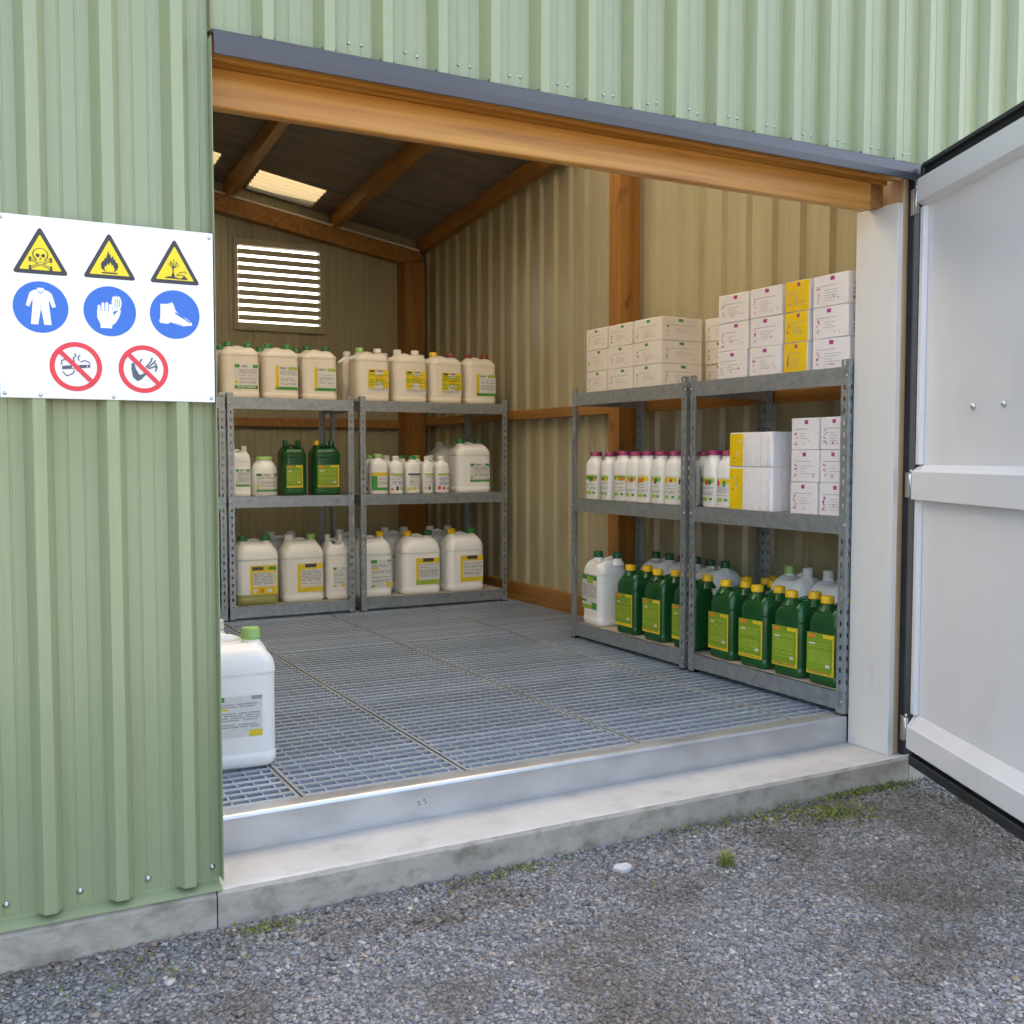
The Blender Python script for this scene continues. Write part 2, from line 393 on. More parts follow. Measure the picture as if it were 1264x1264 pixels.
# steel sill of the floor tray
m = MB(); pr = [(3.170, -.1175), (3.170, -.012), (3.173, -.004), (3.180, -.001), (3.20, .0), (3.235, 0.0), (3.235, -.006), (3.178, -.008), (3.178, -.1175)]
m.prism_x(pr, .2, 3.333, 'galvanised_sill')
sill = m.build('door_sill', SH)
m = MB(); rng = random.Random(2)
for i in range(6):
    x = 1.365 + rng.gauss(0, .008); z = -.062 + rng.gauss(0, .008); r = rng.uniform(.0012, .004)
    m.box(x - r, x + r, 3.1688, 3.1699, z - r * .6, z + r * .6, 'rust')
m.build('rust_mark', sill)

# interior walls
XW, YW, XL = 3.88, 8.85, -1.2
wl = sheet('wall_lining', SH, 'cream_sheet', ribs(3.02, YW, 6.93, depth=.026, pitch=.205, flat=.1, slope=.02, top=.045, groove=.0015), lambda s, d, z: (XW - d, s, z), -.2, lambda s: roofz(XW, s) + .13)
# back wall with the louvre opening
LX0, LX1, LZ0, LZ1 = 2.166, 2.874, 2.225, 2.865
bfn = lambda s, d, z: (s, YW - d, z)
def backprof(a, bq): return ribs(a, bq, .1, depth=.006, pitch=.2, slope=.006, top=.006, groove=.0025)
sheet('wall_lining', SH, 'cream_sheet', backprof(XL, LX0), bfn, -.2, lambda s: roofz(s, YW) + .13)
sheet('wall_lining', SH, 'cream_sheet', backprof(LX1, XW), bfn, -.2, lambda s: roofz(s, YW) + .13)
sheet('wall_lining', SH, 'cream_sheet', backprof(LX0, LX1), bfn, -.2, LZ0)
sheet('wall_lining', SH, 'cream_sheet', backprof(LX0, LX1), bfn, LZ1, lambda s: roofz(s, YW) + .13)
sheet('wall_lining', SH, 'cream_sheet', ribs(3.02, YW, 3.3, depth=.02), lambda s, d, z: (XL + d, s, z), -.2, lambda s: roofz(XL, s) + .13)
# outside faces of the other walls
one('outer_wall', SH, 'green_paint', XW + .002, XW + .05, 3.021, YW + .05, GZ - .02, 4.0)
one('outer_wall', SH, 'green_paint', XL - .05, XL - .002, 3.021, YW + .05, GZ - .02, 4.6)
for bx in ((XL, LX0, GZ - .02, 4.2), (LX1, XW, GZ - .02, 3.5)):
    one('outer_wall', SH, 'green_paint', bx[0], bx[1], YW + .002, YW + .04, bx[2], bx[3])
one('outer_wall', SH, 'green_paint', LX0 + .0005, LX1 - .0005, YW + .002, YW + .04, GZ - .02, LZ0)
one('outer_wall', SH, 'green_paint', LX0 + .0005, LX1 - .0005, YW + .002, YW + .04, LZ1, 3.5)

# roof, corrugated along x; two rooflights, plus five unseen added to light the inside
RL = [(2.24, 2.80, 8.385, 8.80), (1.30, 1.93, 8.30, 8.72)] + [(a, a + .60, 3.6, 6.3) for a in (-.6, .48, 1.35, 2.24, 3.10)]
def rz_(x, y): return roofz(x, y) + .135 + .008 * sin(2 * pi * y / .076)
ys = sorted(set([round(2.9 + .019 * i, 4) for i in range(int(6.05 / .019) + 1)] + [r[2] for r in RL] + [r[3] for r in RL]))
xs = sorted(set([-1.35, 4.0] + [r[0] for r in RL] + [r[1] for r in RL]))
roof = MB(); lights = [MB() for _ in RL]
for ya, yb in zip(ys, ys[1:]):
    for xa, xb in zip(xs, xs[1:]):
        ym, xm = (ya + yb) / 2, (xa + xb) / 2; tgt = roof; mt = 'roof_sheet'
        for k, r in enumerate(RL):
            if r[0] < xm < r[1] and r[2] < ym < r[3]: tgt = lights[k]; mt = 'rooflight_aged' if k < 2 else 'rooflight'
        q = [(xa, ya), (xb, ya), (xb, yb), (xa, yb)]
        up = [(x, y, rz_(x, y)) for x, y in q]
        if tgt is roof:
            tp = [(x, y, rz_(x, y) + .02) for x, y in q]
            tgt.add(up + tp, [(3, 2, 1, 0), (4, 5, 6, 7), (0, 1, 5, 4), (1, 2, 6, 5), (2, 3, 7, 6), (3, 0, 4, 7)], mt)
        else: tgt.add(up, [(0, 1, 2, 3)], mt)
ro = roof.build('roof', SH)
for k, l in enumerate(lights): l.build('rooflight', ro)
def beam_y(x0, x1, y0, y1, h0, h1, mt, name='rafter'):
    m = MB(); q = []
    for y in (y0, y1):
        for x, h in ((x0, h0), (x1, h0), (x1, h1), (x0, h1)): q.append((x, y, roofz(x0 if False else (x0 + x1) / 2, y) + h))
    m.add(q, [(0, 1, 2, 3), (7, 6, 5, 4), (0, 4, 5, 1), (1, 5, 6, 2), (2, 6, 7, 3), (3, 7, 4, 0)], mt); return m.build(name, ro)
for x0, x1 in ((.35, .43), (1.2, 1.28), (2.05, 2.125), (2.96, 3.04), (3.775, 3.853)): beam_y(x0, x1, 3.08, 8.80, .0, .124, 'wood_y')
# sloping wall plate along the back wall
m = MB(); q = []
for x in (XL + .01, 3.79):
    zb = roofz(x, 8.75) - .14
    q += [(x, 8.735, zb), (x, 8.842, zb), (x, 8.842, zb + .137), (x, 8.735, zb + .137)]
m.add(q, [(0, 1, 2, 3), (7, 6, 5, 4), (0, 4, 5, 1), (1, 5, 6, 2), (2, 6, 7, 3), (3, 7, 4, 0)], 'wood_x2' if 'wood_x2' in M else 'wood_y'); m.build('wall_plate', SH)
m = MB(); q = []
for x in (1.2, 3.77):
    zb = roofz(x, 8.75) + .001
    q += [(x, 8.728, zb), (x, 8.742, zb), (x, 8.742, zb + .014), (x, 8.728, zb + .014)]
m.add(q, [(0, 1, 2, 3), (7, 6, 5, 4), (0, 4, 5, 1), (1, 5, 6, 2), (2, 6, 7, 3), (3, 7, 4, 0)], 'cap_white'); m.build('cable', SH)
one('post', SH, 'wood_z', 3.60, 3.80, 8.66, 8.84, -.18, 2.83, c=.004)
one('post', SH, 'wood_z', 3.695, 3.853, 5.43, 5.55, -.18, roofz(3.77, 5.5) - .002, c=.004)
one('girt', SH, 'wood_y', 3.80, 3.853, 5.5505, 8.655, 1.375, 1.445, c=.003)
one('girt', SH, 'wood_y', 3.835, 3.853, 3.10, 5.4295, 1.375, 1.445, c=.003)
one('girt', SH, 'wood_y', XL + .01, 3.5995, 8.80, 8.843, 1.35, 1.425, c=.003)
one('skirting_board', SH, 'wood_y', 3.81, 3.853, 5.5505, 8.655, -.022, .135, c=.004)
one('skirting_board', SH, 'wood_y', 3.83, 3.853, 3.10, 5.4295, -.022, .135, c=.004)
# louvre
lv = MB()
for a in ((2.13, 2.1658, 2.158, 2.925), (2.8745, 2.925, 2.158, 2.925)): lv.box(a[0], a[1], 8.815, 8.843, a[2], a[3], 'cream_sheet', .003)
for a in ((2.1665, 2.874, 2.158, 2.2245), (2.1665, 2.874, 2.8655, 2.925)): lv.box(a[0], a[1], 8.8155, 8.843, a[2], a[3], 'cream_sheet', .003)
lo = lv.build('louvre', SH)
sm_ = MB(); t = .003
prf = [(8.822, -.020), (8.888, .026), (8.888, .026 + t), (8.822, -.020 + t), (8.819, .022), (8.816, .022), (8.816, -.024), (8.822, -.024)]
sm_.prism_x(prf[::-1], LX0 + .001, LX1 - .001, 'cream_sheet'); SL = sm_.mesh('slat')
for i in range(9):
    o = link('slat', SL, lo, False); o.location = (0, 0, 2.265 + .0685 * i)

# door, swung out on the right jamb
door_m = MB(); door_m.box(.018, 1.40, 0, .036, -.07, 2.186, 'white_panel')
DO = door_m.build('door', SH, False)
DO.location = (3.385 - 2.0, 2.87 - 5.5, 0 - GZ); DO.rotation_euler = (0, 0, RAD(-115))
def dpart(name, mb): return mb.build(name, DO, False)
m = MB(); m.box(-.012, .0175, -.012, .046, -.135, 2.238, 'dark_frame', .003); dpart('edge_frame', m)
m = MB(); m.box(.0178, 1.42, -.026, .046, -.135, -.0945, 'dark_frame', .004); m.box(.0178, 1.42, -.004, .046, -.0945, -.0702, 'black_rubber'); dpart('edge_frame', m)
m = MB(); m.box(.0178, 1.42, -.004, .046, 2.1865, 2.222, 'black_rubber'); m.box(.0178, 1.42, -.020, .046, 2.2225, 2.238, 'dark_frame', .003); dpart('edge_frame', m)
m = MB(); m.box(1.4005, 1.42, -.012, .046, -.07, 2.186, 'dark_frame', .003); dpart('edge_frame', m)
for z0, z1 in ((.0715, .9295), (1.0665, 2.0695)):
    m = MB(); m.box(.019, .05, -.022, -.0005, z0, z1, 'white_panel', .003); dpart('stile', m)
def rail(z0, z1, s, d=.036, sb=.0):
    m = MB(); m.prism_x([(-.0005, z0), (-d, z0 + sb), (-d, z1 - s), (-d + .006, z1 - s + .006), (-.0005, z1)][::-1], .019, 1.39, 'white_panel'); return dpart('rail', m)
rail(-.066, .072, .05); rail(.930, 1.066, .028); rail(2.07, 2.182, .008, sb=.018)
for u in (.43, .635):
    m = MB(); m.lathe((u, 0, 1.277), [(0, 0), (.012, 0), (.012, .004), (.008, .010), (0, .012)], 'screw_metal', '-y', 12); dpart('bolt', m)
for z in (.00, .985, 2.10):
    m = MB(); m.cyl((-.018, -.022, z - .045), .008, .09, 'screw_metal', n=10); m.cyl((-.018, -.022, z + .047), .005, .014, 'screw_metal', n=8)
    m.box(-.010, .055, -.0165, -.0125, z - .022, z + .022, 'dark_frame', .001)
    for u in (.005, .04): m.lathe((u, -.0165 if u < .018 else -.0165, z), [(0, 0), (.008, 0), (.008, .005), (0, .006)], 'brass', '-y', 8)
    m.box(-.052, -.024, -.030, -.026, z - .05, z + .05, 'screw_metal', .001)
    dpart('hinge', m)

# ------------------------------------------------------------------ grating floor
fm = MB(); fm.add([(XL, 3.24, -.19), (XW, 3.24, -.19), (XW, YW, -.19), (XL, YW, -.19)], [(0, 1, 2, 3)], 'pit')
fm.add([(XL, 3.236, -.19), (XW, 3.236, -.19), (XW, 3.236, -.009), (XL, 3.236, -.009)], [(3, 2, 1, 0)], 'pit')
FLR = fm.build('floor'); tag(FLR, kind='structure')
cols = [(XL + .05, -.21), (-.20, .39), (.395, .975), (.983, 1.562), (1.573, 2.304), (2.314, 3.070), (3.080, 3.80)]
BP, BW, BD, XP = .058, .023, .015, .056
for (a, bq) in cols:
    for (ya, yb) in ((3.238, 5.70), (5.708, 8.64)):
        m = MB(); t = .011
        m.box(a, a + t, ya, yb, -.03, -.0005, 'grating_joint'); m.box(bq - t, bq, ya, yb, -.03, -.0005, 'grating_joint')
        m.box(a + t, bq - t, ya, ya + .026, -.03, -.0005, 'grating_steel'); m.box(a + t, bq - t, yb - .012, yb, -.03, -.0005, 'grating_steel')
        o = m.build('grating_panel', FLR)
        m = MB(); y = ya + .026 + .030
        while y + BW < yb - .014:
            m.box(a + t, bq - t, y, y + BW, -BD, -.001, 'grating_steel'); y += BP
        x = a + t + .02
        while x < bq - t - .01:
            m.box(x, x + .006, ya + .026, yb - .012, -BD + .002, -.0035, 'grating_steel'); x += XP
        tag(m.build('bars', o), kind='stuff')
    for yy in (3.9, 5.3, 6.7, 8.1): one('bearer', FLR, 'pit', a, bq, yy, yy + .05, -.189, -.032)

# ------------------------------------------------------------------ shelving racks
def post_mesh(H):
    m = MB(); W = .040; T = .0025; p = .05; sw = .011; sh = .020
    for ax in (0, 1):
        def bx(u0, u1, z0, z1):
            if ax == 0: m.box(u0, u1, 0, T, z0, z1, 'galvanised')
            else: m.box(0, T, u0, u1, z0, z1, 'galvanised')
        st = 0.0 if ax == 0 else T + .0002
        c = W / 2 + .001
        bx(st, c - sw / 2, 0, H); bx(c + sw / 2, W, 0, H)
        z = 0; k = 0
        while z < H - .001:
            hz = p * k + .03
            if hz + sh > H: bx(c - sw / 2, c + sw / 2, z, H); break
            bx(c - sw / 2, c + sw / 2, z, hz); z = hz + sh; k += 1
    m.box(-.002, W + .002, -.002, W + .002, -.0, .006, 'black_rubber')
    return m.mesh('post')
POSTS = {}
def rack(label, loc, rz, L, D, H, levels, bh=.075):
    root = empty('shelving_rack', loc, rz); tag(root, label, 'rack')
    if H not in POSTS: POSTS[H] = post_mesh(H)
    for (x, y, r) in ((0, 0, 0), (L, 0, 90), (L, D, 180), (0, D, 270)):
        link('post', POSTS[H], root, False, (x, y, 0), RAD(r))
    for zt in levels:
        for k, (y0, y1) in enumerate(((.0035, .0215), (D - .0215, D - .0035))):
            m = MB()
            pr = [(y0 + .002, zt - bh), (y1, zt - bh), (y1, zt - bh + .003), (y0 + .004, zt - bh + .003), (y0 + .003, zt - .004), (y1, zt - .003), (y1, zt), (y0 + .002, zt), (y0, zt - .003), (y0, zt - bh + .003)]
            if k: pr = [(D - y, z) for y, z in pr][::-1]
            m.prism_x(pr, .004, L - .004, 'galvanised'); m.build('beam', root, False)
        for x0 in (.004, L - .0065):
            m = MB(); m.box(x0, x0 + .0025, .022, D - .022, zt - bh, zt - .002, 'galvanised'); m.build('side_beam', root, False)
        m = MB(); m.box(.0068, L - .0068, .0218, D - .0218, zt - .014, zt - .0035, 'deck_board'); m.build('shelf_board', root, False)
        m = MB()
        for x in (.008, L - .008):
            m.lathe((x, .0, zt - bh / 2), [(0, 0), (.0065, 0), (.0065, .003), (.004, .005), (0, .005)], 'screw_metal', '-y', 8)
        m.lathe((L / 2, .0034, zt - bh / 2 + .01), [(0, 0), (.004, 0), (.003, .002), (0, .002)], 'screw_metal', '-y', 8)
        m.build('bolt', root, False)
    return root
LV = (.09, .83, 1.49); RV = (.095, .845, 1.475)
rack('grey steel rack half hidden behind the green wall edge', (.56, 6.95, 0), 0, 1.05, .66, 1.52, LV)
rack('narrow grey steel rack against the back under the louvre', (1.625, 6.95, 0), 0, .875, .66, 1.52, LV)
rack('wide grey steel rack at the back beside the wall corner', (2.548, 6.95, 0), 0, 1.168, .66, 1.52, LV)
rack('grey steel side rack nearest the wooden wall post', (3.31, 5.362, 0), RAD(-90), 1.105, .51, 1.505, RV)
rack('grey steel side rack against the white door jamb', (3.31, 4.222, 0), RAD(-90), 1.05, .51, 1.505, RV)

# ------------------------------------------------------------------ containers
def rr(wx, wy, r, n=5):
    r = min(r, wx / 2 - 1e-4, wy / 2 - 1e-4); out = []
    for cx, cy, a0 in ((wx / 2 - r, wy / 2 - r, 0), (-wx / 2 + r, wy / 2 - r, 90), (-wx / 2 + r, -wy / 2 + r, 180), (wx / 2 - r, -wy / 2 + r, 270)):
        for i in range(n + 1):
            a = RAD(a0 + 90 * i / n); out.append((cx + r * cos(a), cy + r * sin(a)))
    return out
def loft(m, rings, mt, zf=None):
    v = []; n = None
    for (z, wx, wy, r, cx, cy) in rings:
        P = rr(wx, wy, r); n = len(P)
        for x, y in P: v.append((x + cx, y + cy, z + (zf(x + cx, y + cy, z) if zf else 0)))
    F = []
    for j in range(len(rings) - 1):
        for i in range(n):
            a = j * n + i; bq = j * n + (i + 1) % n; F.append((a, bq, bq + n, a + n))
    F.append(tuple(range(n))[::-1]); 
    m.add(v, F, mt, True)
    # top: fan to the centre
    o = (len(rings) - 1) * n; top = v[o:o + n]
    c = (sum(p[0] for p in top) / n, sum(p[1] for p in top) / n, min(p[2] for p in top))
    m.add(top + [c], [(i, (i + 1) % n, n) for i in range(n)], mt, True)
BODY = {}
def can_body(w, d, h, mt, necks, sh, nr):
    """jerrycan body standing on z=0 with two shouldered necks and a carrying handle across the dip between them"""
    key = (w, d, h, mt, tuple(necks), sh, nr)
    if key in BODY: return BODY[key]
    m = MB(); hb = h * sh; hs = h * .90; r = min(w, d) * .22; g = hs - hb
    def bump(x, y, z):
        if z < hb: return 0
        t = min(1, (z - hb) / g) ** 1.3; best = 0
        for (nx, ny) in necks: best = max(best, math.exp(-(abs(x - nx) / (w * .15)) ** 3))
        return -t * (1 - best) * h * (.115 if abs(x) < w * .2 else .07)
    R = [(.004, w * .90, d * .88, r * .8, 0, 0), (0.0, w * .92, d * .9, r * .8, 0, 0), (.006, w * .965, d * .96, r, 0, 0), (.02, w, d, r, 0, 0),
         (h * .10, w, d, r, 0, 0), (h * .107, w * .988, d * .985, r, 0, 0), (h * .12, w * .988, d * .985, r, 0, 0), (hb - h * .03, w * .988, d * .985, r, 0, 0), (hb - h * .018, w * .985, d * .98, r, 0, 0), (hb - h * .008, w, d, r, 0, 0)]
    for q, a_, b_ in ((.0, 1, 1), (.3, .995, .985), (.52, .975, .94), (.70, .935, .86), (.84, .88, .74), (.94, .81, .58), (1.0, .74, .42)):
        R.append((hb + g * q, w * a_, d * b_, r * (1 + .25 * q), 0, 0))
    loft(m, R, mt, bump)
    for (nx, ny) in necks:
        m.lathe((nx, ny, hs - h * .075), [(nr * 1.55, 0), (nr * 1.28, h * .035), (nr * .98, h * .065), (nr * .86, h * .09)], mt, n=16)
    (ax, ay), (bx, by) = necks[0], necks[1]
    pts = []
    for i in range(9):
        t = i / 8; pts.append((ax + (bx - ax) * (.12 + .76 * t), ay + (by - ay) * t + d * .16, hs - h * .035 + h * .045 * sin(pi * t)))
    m.tube(pts, w * .05, mt, 8, .8)
    BODY[key] = m.mesh('body'); return BODY[key]
CAPS = {}
def cap_mesh(r, h, mt):
    k = (round(r, 4), round(h, 4), mt)
    if k not in CAPS:
        m = MB(); m.lathe((0, 0, 0), [(r * .8, 0), (r, 0), (r * 1.0, h * .2), (r * .97, h * .24), (r * .96, h * .86), (r * .86, h), (r * .5, h), (r * .45, h * .93), (0, h * .93)], mt, n=18)
        CAPS[k] = m.mesh('cap')
    return CAPS[k]

LABELS = {}
def label_mesh(w, h, style, seed, wrap=None):
    """printed paper label facing -y, centred on x, bottom at z=0; wrap=(half flat width, corner radius)"""
    key = (round(w, 3), round(h, 3), style, seed, wrap)
    if key in LABELS: return LABELS[key]
    m = MB(); R = random.Random(seed * 31 + len(style))
    def quad(x0, x1, z0, z1, mt, k=1):
        n = max(1, int((x1 - x0) / .008)) if wrap else 1
        off = .0004 * k + .0006
        def P(x):
            if not wrap: return (x, -off)
            fw, r = wrap
            if abs(x) <= fw: return (x, -off)
            a = (abs(x) - fw) / r; s_ = 1 if x > 0 else -1
            return (s_ * (fw + (r + off) * sin(a)), r - (r + off) * cos(a))
        for i in range(n):
            xa = x0 + (x1 - x0) * i / n; xb = x0 + (x1 - x0) * (i + 1) / n
            a, bq = P(xa), P(xb)
            m.add([(a[0], a[1], z0), (bq[0], bq[1], z0), (bq[0], bq[1], z1), (a[0], a[1], z1)], [(0, 1, 2, 3)], mt, bool(wrap))
    def lines(x0, x1, z0, z1, mt, step, k=2, keep=.8):
        z = z1
        while z - step > z0:
            if R.random() < keep:
                xa = x0
                while xa < x1 - step:
                    ln = R.uniform(.15, .6) * (x1 - x0); xb = min(x1, xa + ln)
                    quad(xa, xb, z - step * .5, z, mt, k); xa = xb + step * R.uniform(.4, 1.6)
            z -= step
    a, e = -w / 2, w / 2
    if style == 'plain_green':
        quad(a, e, 0, h, 'lb_paper', 1)
        quad(a, a + w * .22, h * .86, h, 'lb_green', 2); quad(e - w * .22, e, h * .86, h, 'lb_green', 2); quad(a + w * .3, a + w * .55, h * .88, h * .97, 'lb_grey', 2)
        quad(a, e, 0, h * .14, 'lb_green', 2); lines(a + w * .2, e - w * .04, h * .2, h * .8, 'lb_grey', h * .05)
        quad(a + w * .02, a + w * .14, h * .2, h * .34, R.choice(['lb_yellow', 'lb_lime']), 2); lines(a + w * .1, e - w * .1, h * .02, h * .12, 'lb_paper', h * .05, 3, .9)
    elif style == 'yellow_side':
        quad(a, e, 0, h, 'lb_paper', 1); quad(a, a + w * .16, h * .06, h, 'lb_yellow', 2); quad(a, e, 0, h * .13, 'lb_green', 2)
        quad(a + w * .6, e, h * .84, h * .97, 'lb_lime', 2); quad(a + w * .2, a + w * .5, h * .86, h * .95, 'lb_grey', 2); lines(a + w * .22, e - w * .05, h * .18, h * .8, 'lb_grey', h * .05)
    elif style == 'yellow_block':
        quad(a, e, 0, h, 'lb_paper', 1); quad(a, e, h * .9, h, 'lb_yellow', 2)
        quad(a, a + w * .34, h * .2, h * .9, 'lb_yellow', 2); quad(e - w * .3, e, h * .2, h * .9, 'lb_yellow', 2); quad(a + w * .34, e - w * .3, h * .45, h * .78, 'lb_gold', 2)
        quad(a + w * .08, a + w * .3, h * .88, h * .97, 'lb_dark', 3); quad(a + w * .45, a + w * .7, h * .9, h * .97, 'lb_blue', 3)
        lines(a + w * .04, e - w * .04, h * .22, h * .85, 'lb_olive', h * .07, 3, .55); lines(a + w * .04, e - w * .04, h * .03, h * .18, 'lb_grey', h * .05)
    elif style == 'yellow_frame':
        quad(a, e, 0, h, 'lb_yellow', 1); quad(a + w * .1, e - w * .04, h * .27, h * .76, 'lb_paper', 2); lines(a + w * .13, e - w * .08, h * .3, h * .73, 'lb_grey', h * .05, 3)
        quad(a + w * .08, a + w * .5, h * .84, h * .95, 'lb_dark', 2); quad(e - w * .3, e - w * .03, h * .84, h * .95, 'lb_green', 2)
        for q in (.1, .35, .65): quad(a + w * q, a + w * (q + .16), h * .07, h * .2, R.choice(['lb_orange', 'lb_dark', 'lb_paper']), 2)
    elif style == 'yellow_bands':
        quad(a, e, 0, h, 'lb_paper', 1); quad(a, e, h * .8, h, 'lb_yellow', 2); quad(a, e, 0, h * .17, R.choice(['lb_lime', 'lb_yellow']), 2)
        quad(a + w * .3, a + w * .75, h * .86, h * .99, 'lb_dark', 3); quad(a, a + w * .12, h * .17, h * .8, 'lb_yellow', 2); lines(a + w * .16, e - w * .05, h * .22, h * .76, 'lb_grey', h * .05)
    elif style == 'faint':
        quad(a, e, 0, h, 'lb_paper', 1); lines(a + w * .05, e - w * .05, h * .12, h * .82, 'lb_grey', h * .055, 2, .7); quad(a, a + w * .3, h * .88, h, 'lb_green', 2); quad(e - w * .2, e, h * .9, h * .99, 'lb_grey', 2)
        quad(a, a + w * .2, 0, h * .09, 'lb_lime', 2); quad(e - w * .25, e, 0, h * .16, 'lb_yellow', 2); quad(a, a + w * .35, h * .66, h * .72, 'lb_yellow', 3)
    elif style == 'lime_full':
        quad(a, e, 0, h, 'lb_yellow', 1); quad(a, e - w * .06, h * .09, h, 'lb_olive', 2)
        quad(a + w * .05, a + w * .34, h * .88, h * .97, 'lb_orange', 3); quad(a + w * .6, e - w * .02, h * .9, h * .99, 'lb_yellow', 3)
        lines(a + w * .06, e - w * .14, h * .16, h * .82, 'lb_lime', h * .035, 3, .75); quad(a + w * .1, a + w * .3, h * .72, h * .76, 'lb_paper', 4); quad(e - w * .3, e - w * .15, h * .2, h * .27, 'lb_paper', 4)
        lines(a + w * .05, e - w * .1, h * .01, h * .08, 'lb_dark', h * .03, 3, .5)
    elif style == 'bottle':
        quad(a, e, 0, h, 'lb_paper', 1); quad(a, e, h * .74, h * .93, R.choice(['lb_lime', 'lb_olive', 'lb_lime', 'lb_yellow']), 2)
        for _ in range(3):
            q = R.uniform(0, .75); quad(a + w * q, a + w * (q + .22), h * R.uniform(.62, .76), h * .86, R.choice(['lb_red', 'lb_orange', 'lb_green', 'lb_dark', 'lb_yellow']), 3)
        lines(a + w * .05, e - w * .05, h * .22, h * .6, 'lb_grey', h * .06, 2, .55)
        quad(a + w * .1, a + w * R.uniform(.4, .7), h * .05, h * .18, 'lb_lime', 2); quad(e - w * .3, e - w * .1, h * .06, h * .16, 'lb_green', 2)
    elif style == 'bottle_green':
        quad(a, e, 0, h, 'lb_paper', 1); quad(a, a + w * .35, 0, h, 'lb_green', 2); quad(a, e, h * .8, h, 'lb_yellow', 3); quad(a + w * .35, e, h * .2, h * .8, 'lb_blue' if R.random() < .3 else 'lb_paper', 3)
        quad(a, e, 0, h * .16, 'lb_green', 3); lines(a + w * .4, e, h * .25, h * .75, 'lb_grey', h * .06, 4)
    elif style == 'bottle_mix':
        quad(a, e, 0, h, 'lb_paper', 1); quad(a, e, h * .88, h, R.choice(['lb_dark', 'lb_lime', 'lb_yellow', 'lb_grey']), 2); lines(a + w * .1, e - w * .1, h * .25, h * .82, R.choice(['lb_grey', 'lb_blue']), h * .07, 2, .7)
        for q in (0, .4, .75): quad(a + w * q, a + w * (q + .2), 0, h * R.uniform(.1, .22), R.choice(['lb_red', 'lb_green', 'lb_yellow', 'lb_lime', 'lb_dark']), 2)
    elif style == 'green_top':
        quad(a, e, 0, h, 'lb_paper', 1); quad(a, e, h * .86, h, 'lb_green', 2); quad(a + w * .35, a + w * .75, h * .76, h * .96, 'lb_lime', 3); lines(a + w * .05, e - w * .05, h * .3, h * .72, 'lb_grey', h * .05)
        quad(a, e, 0, h * .12, 'lb_lime', 2); quad(e - w * .35, e, 0, h * .2, 'lb_green', 3); quad(a, a + w * .3, h * .2, h * .27, 'lb_green', 2)
    LABELS[key] = m.mesh('label'); return LABELS[key]

def can(label, loc, rz, w, d, h, body='hdpe_white', caps=('cap_green', 'cap_green'), style='plain_green', seed=0, lw=.62, lh=.34, lz=.20, lx=.10, group=None, necks=None, cat='jerrycan', name='jerrycan', nolabel=False, sh=.70, capr=.115):
    root = empty(name, loc, rz); tag(root, label, cat, group)
    nk = necks or [(-w * .27, 0.0), (w * .27, 0.0)]
    link('body', can_body(w, d, h, body, nk, sh, w * capr), root, False)
    for (nx, ny), c in zip(nk, caps):
        link('cap', cap_mesh(w * capr, h * .082, c), root, False, (nx, ny, h * .912))
    if not nolabel:
        link('label', label_mesh(w * lw, h * lh, style, seed), root, False, (w * lx, -d * .4925 - .0002, h * lz))
    return root
BOT = {}
def bottle(label, loc, rz, w, d, h, capm, style, seed, group=None, body='hdpe_white', round_=False, cr=.25):
    root = empty('bottle', loc, rz); tag(root, label, 'bottle', group)
    k = (w, d, h, body, round_, cr)
    r = min(w, d) * (.5 if round_ else .34)
    if k not in BOT:
        m = MB()
        R = [(.003, w * .9, d * .9, r, 0, 0), (0, w * .92, d * .92, r, 0, 0), (.008, w, d, r, 0, 0), (h * .66, w, d, r, 0, 0), (h * .73, w * .985, d * .975, r, 0, 0), (h * .78, w * .94, d * .92, r * 1.1, 0, 0), (h * .82, w * .85, d * .84, r * 1.1, 0, 0), (h * .853, w * (.28 + 1.2 * cr), d * .70, r, 0, 0), (h * .875, w * cr * 1.9, w * cr * 1.9, r, 0, 0), (h * .92, w * cr * 1.8, w * cr * 1.8, r, 0, 0)]
        loft(m, R, body); BOT[k] = m.mesh('body')
    link('body', BOT[k], root, False)
    link('cap', cap_mesh(w * cr, h * .088, capm), root, False, (0, 0, h * .912))
    fw = w / 2 - r
    link('label', label_mesh(w * .9, h * .44, style, seed, (round(fw, 4), round(r, 4))), root, False, (0, -d / 2, h * .10))
    return root
def jar(label, loc, rz, w, h, seed):
    root = empty('jar', loc, rz); tag(root, label, 'jar')
    m = MB(); r = w / 2
    loft(m, [(.003, w * .9, w * .9, r, 0, 0), (0, w * .92, w * .92, r, 0, 0), (.01, w, w, r, 0, 0), (h * .62, w, w, r, 0, 0), (h * .72, w * .95, w * .95, r, 0, 0), (h * .82, w * .78, w * .78, r, 0, 0), (h * .87, w * .62, w * .62, r, 0, 0), (h * .92, w * .6, w * .6, r, 0, 0)], 'hdpe_white')
    link('body', m.mesh('body'), root, False)
    link('cap', cap_mesh(w * .32, h * .09, 'cap_lime'), root, False, (0, 0, h * .905))
    link('label', label_mesh(w * .95, h * .45, 'plain_green', seed, (.0001, round(r, 4))), root, False, (0, -w / 2, h * .12))

R_ = random.Random(21)
J = lambda k=2.0: RAD(R_.uniform(-k, k))
zl = [z - .0035 for z in LV]; zr = [z - .0035 for z in RV]
FL = 7.02                                                        # front face of goods on the back racks
def cl_(label, xr, lvl, w, d, h, **k): return can(label, (xr - w / 2, FL + d / 2 + k.pop('dy', 0), zl[lvl]), J(), w, d, h, **k)
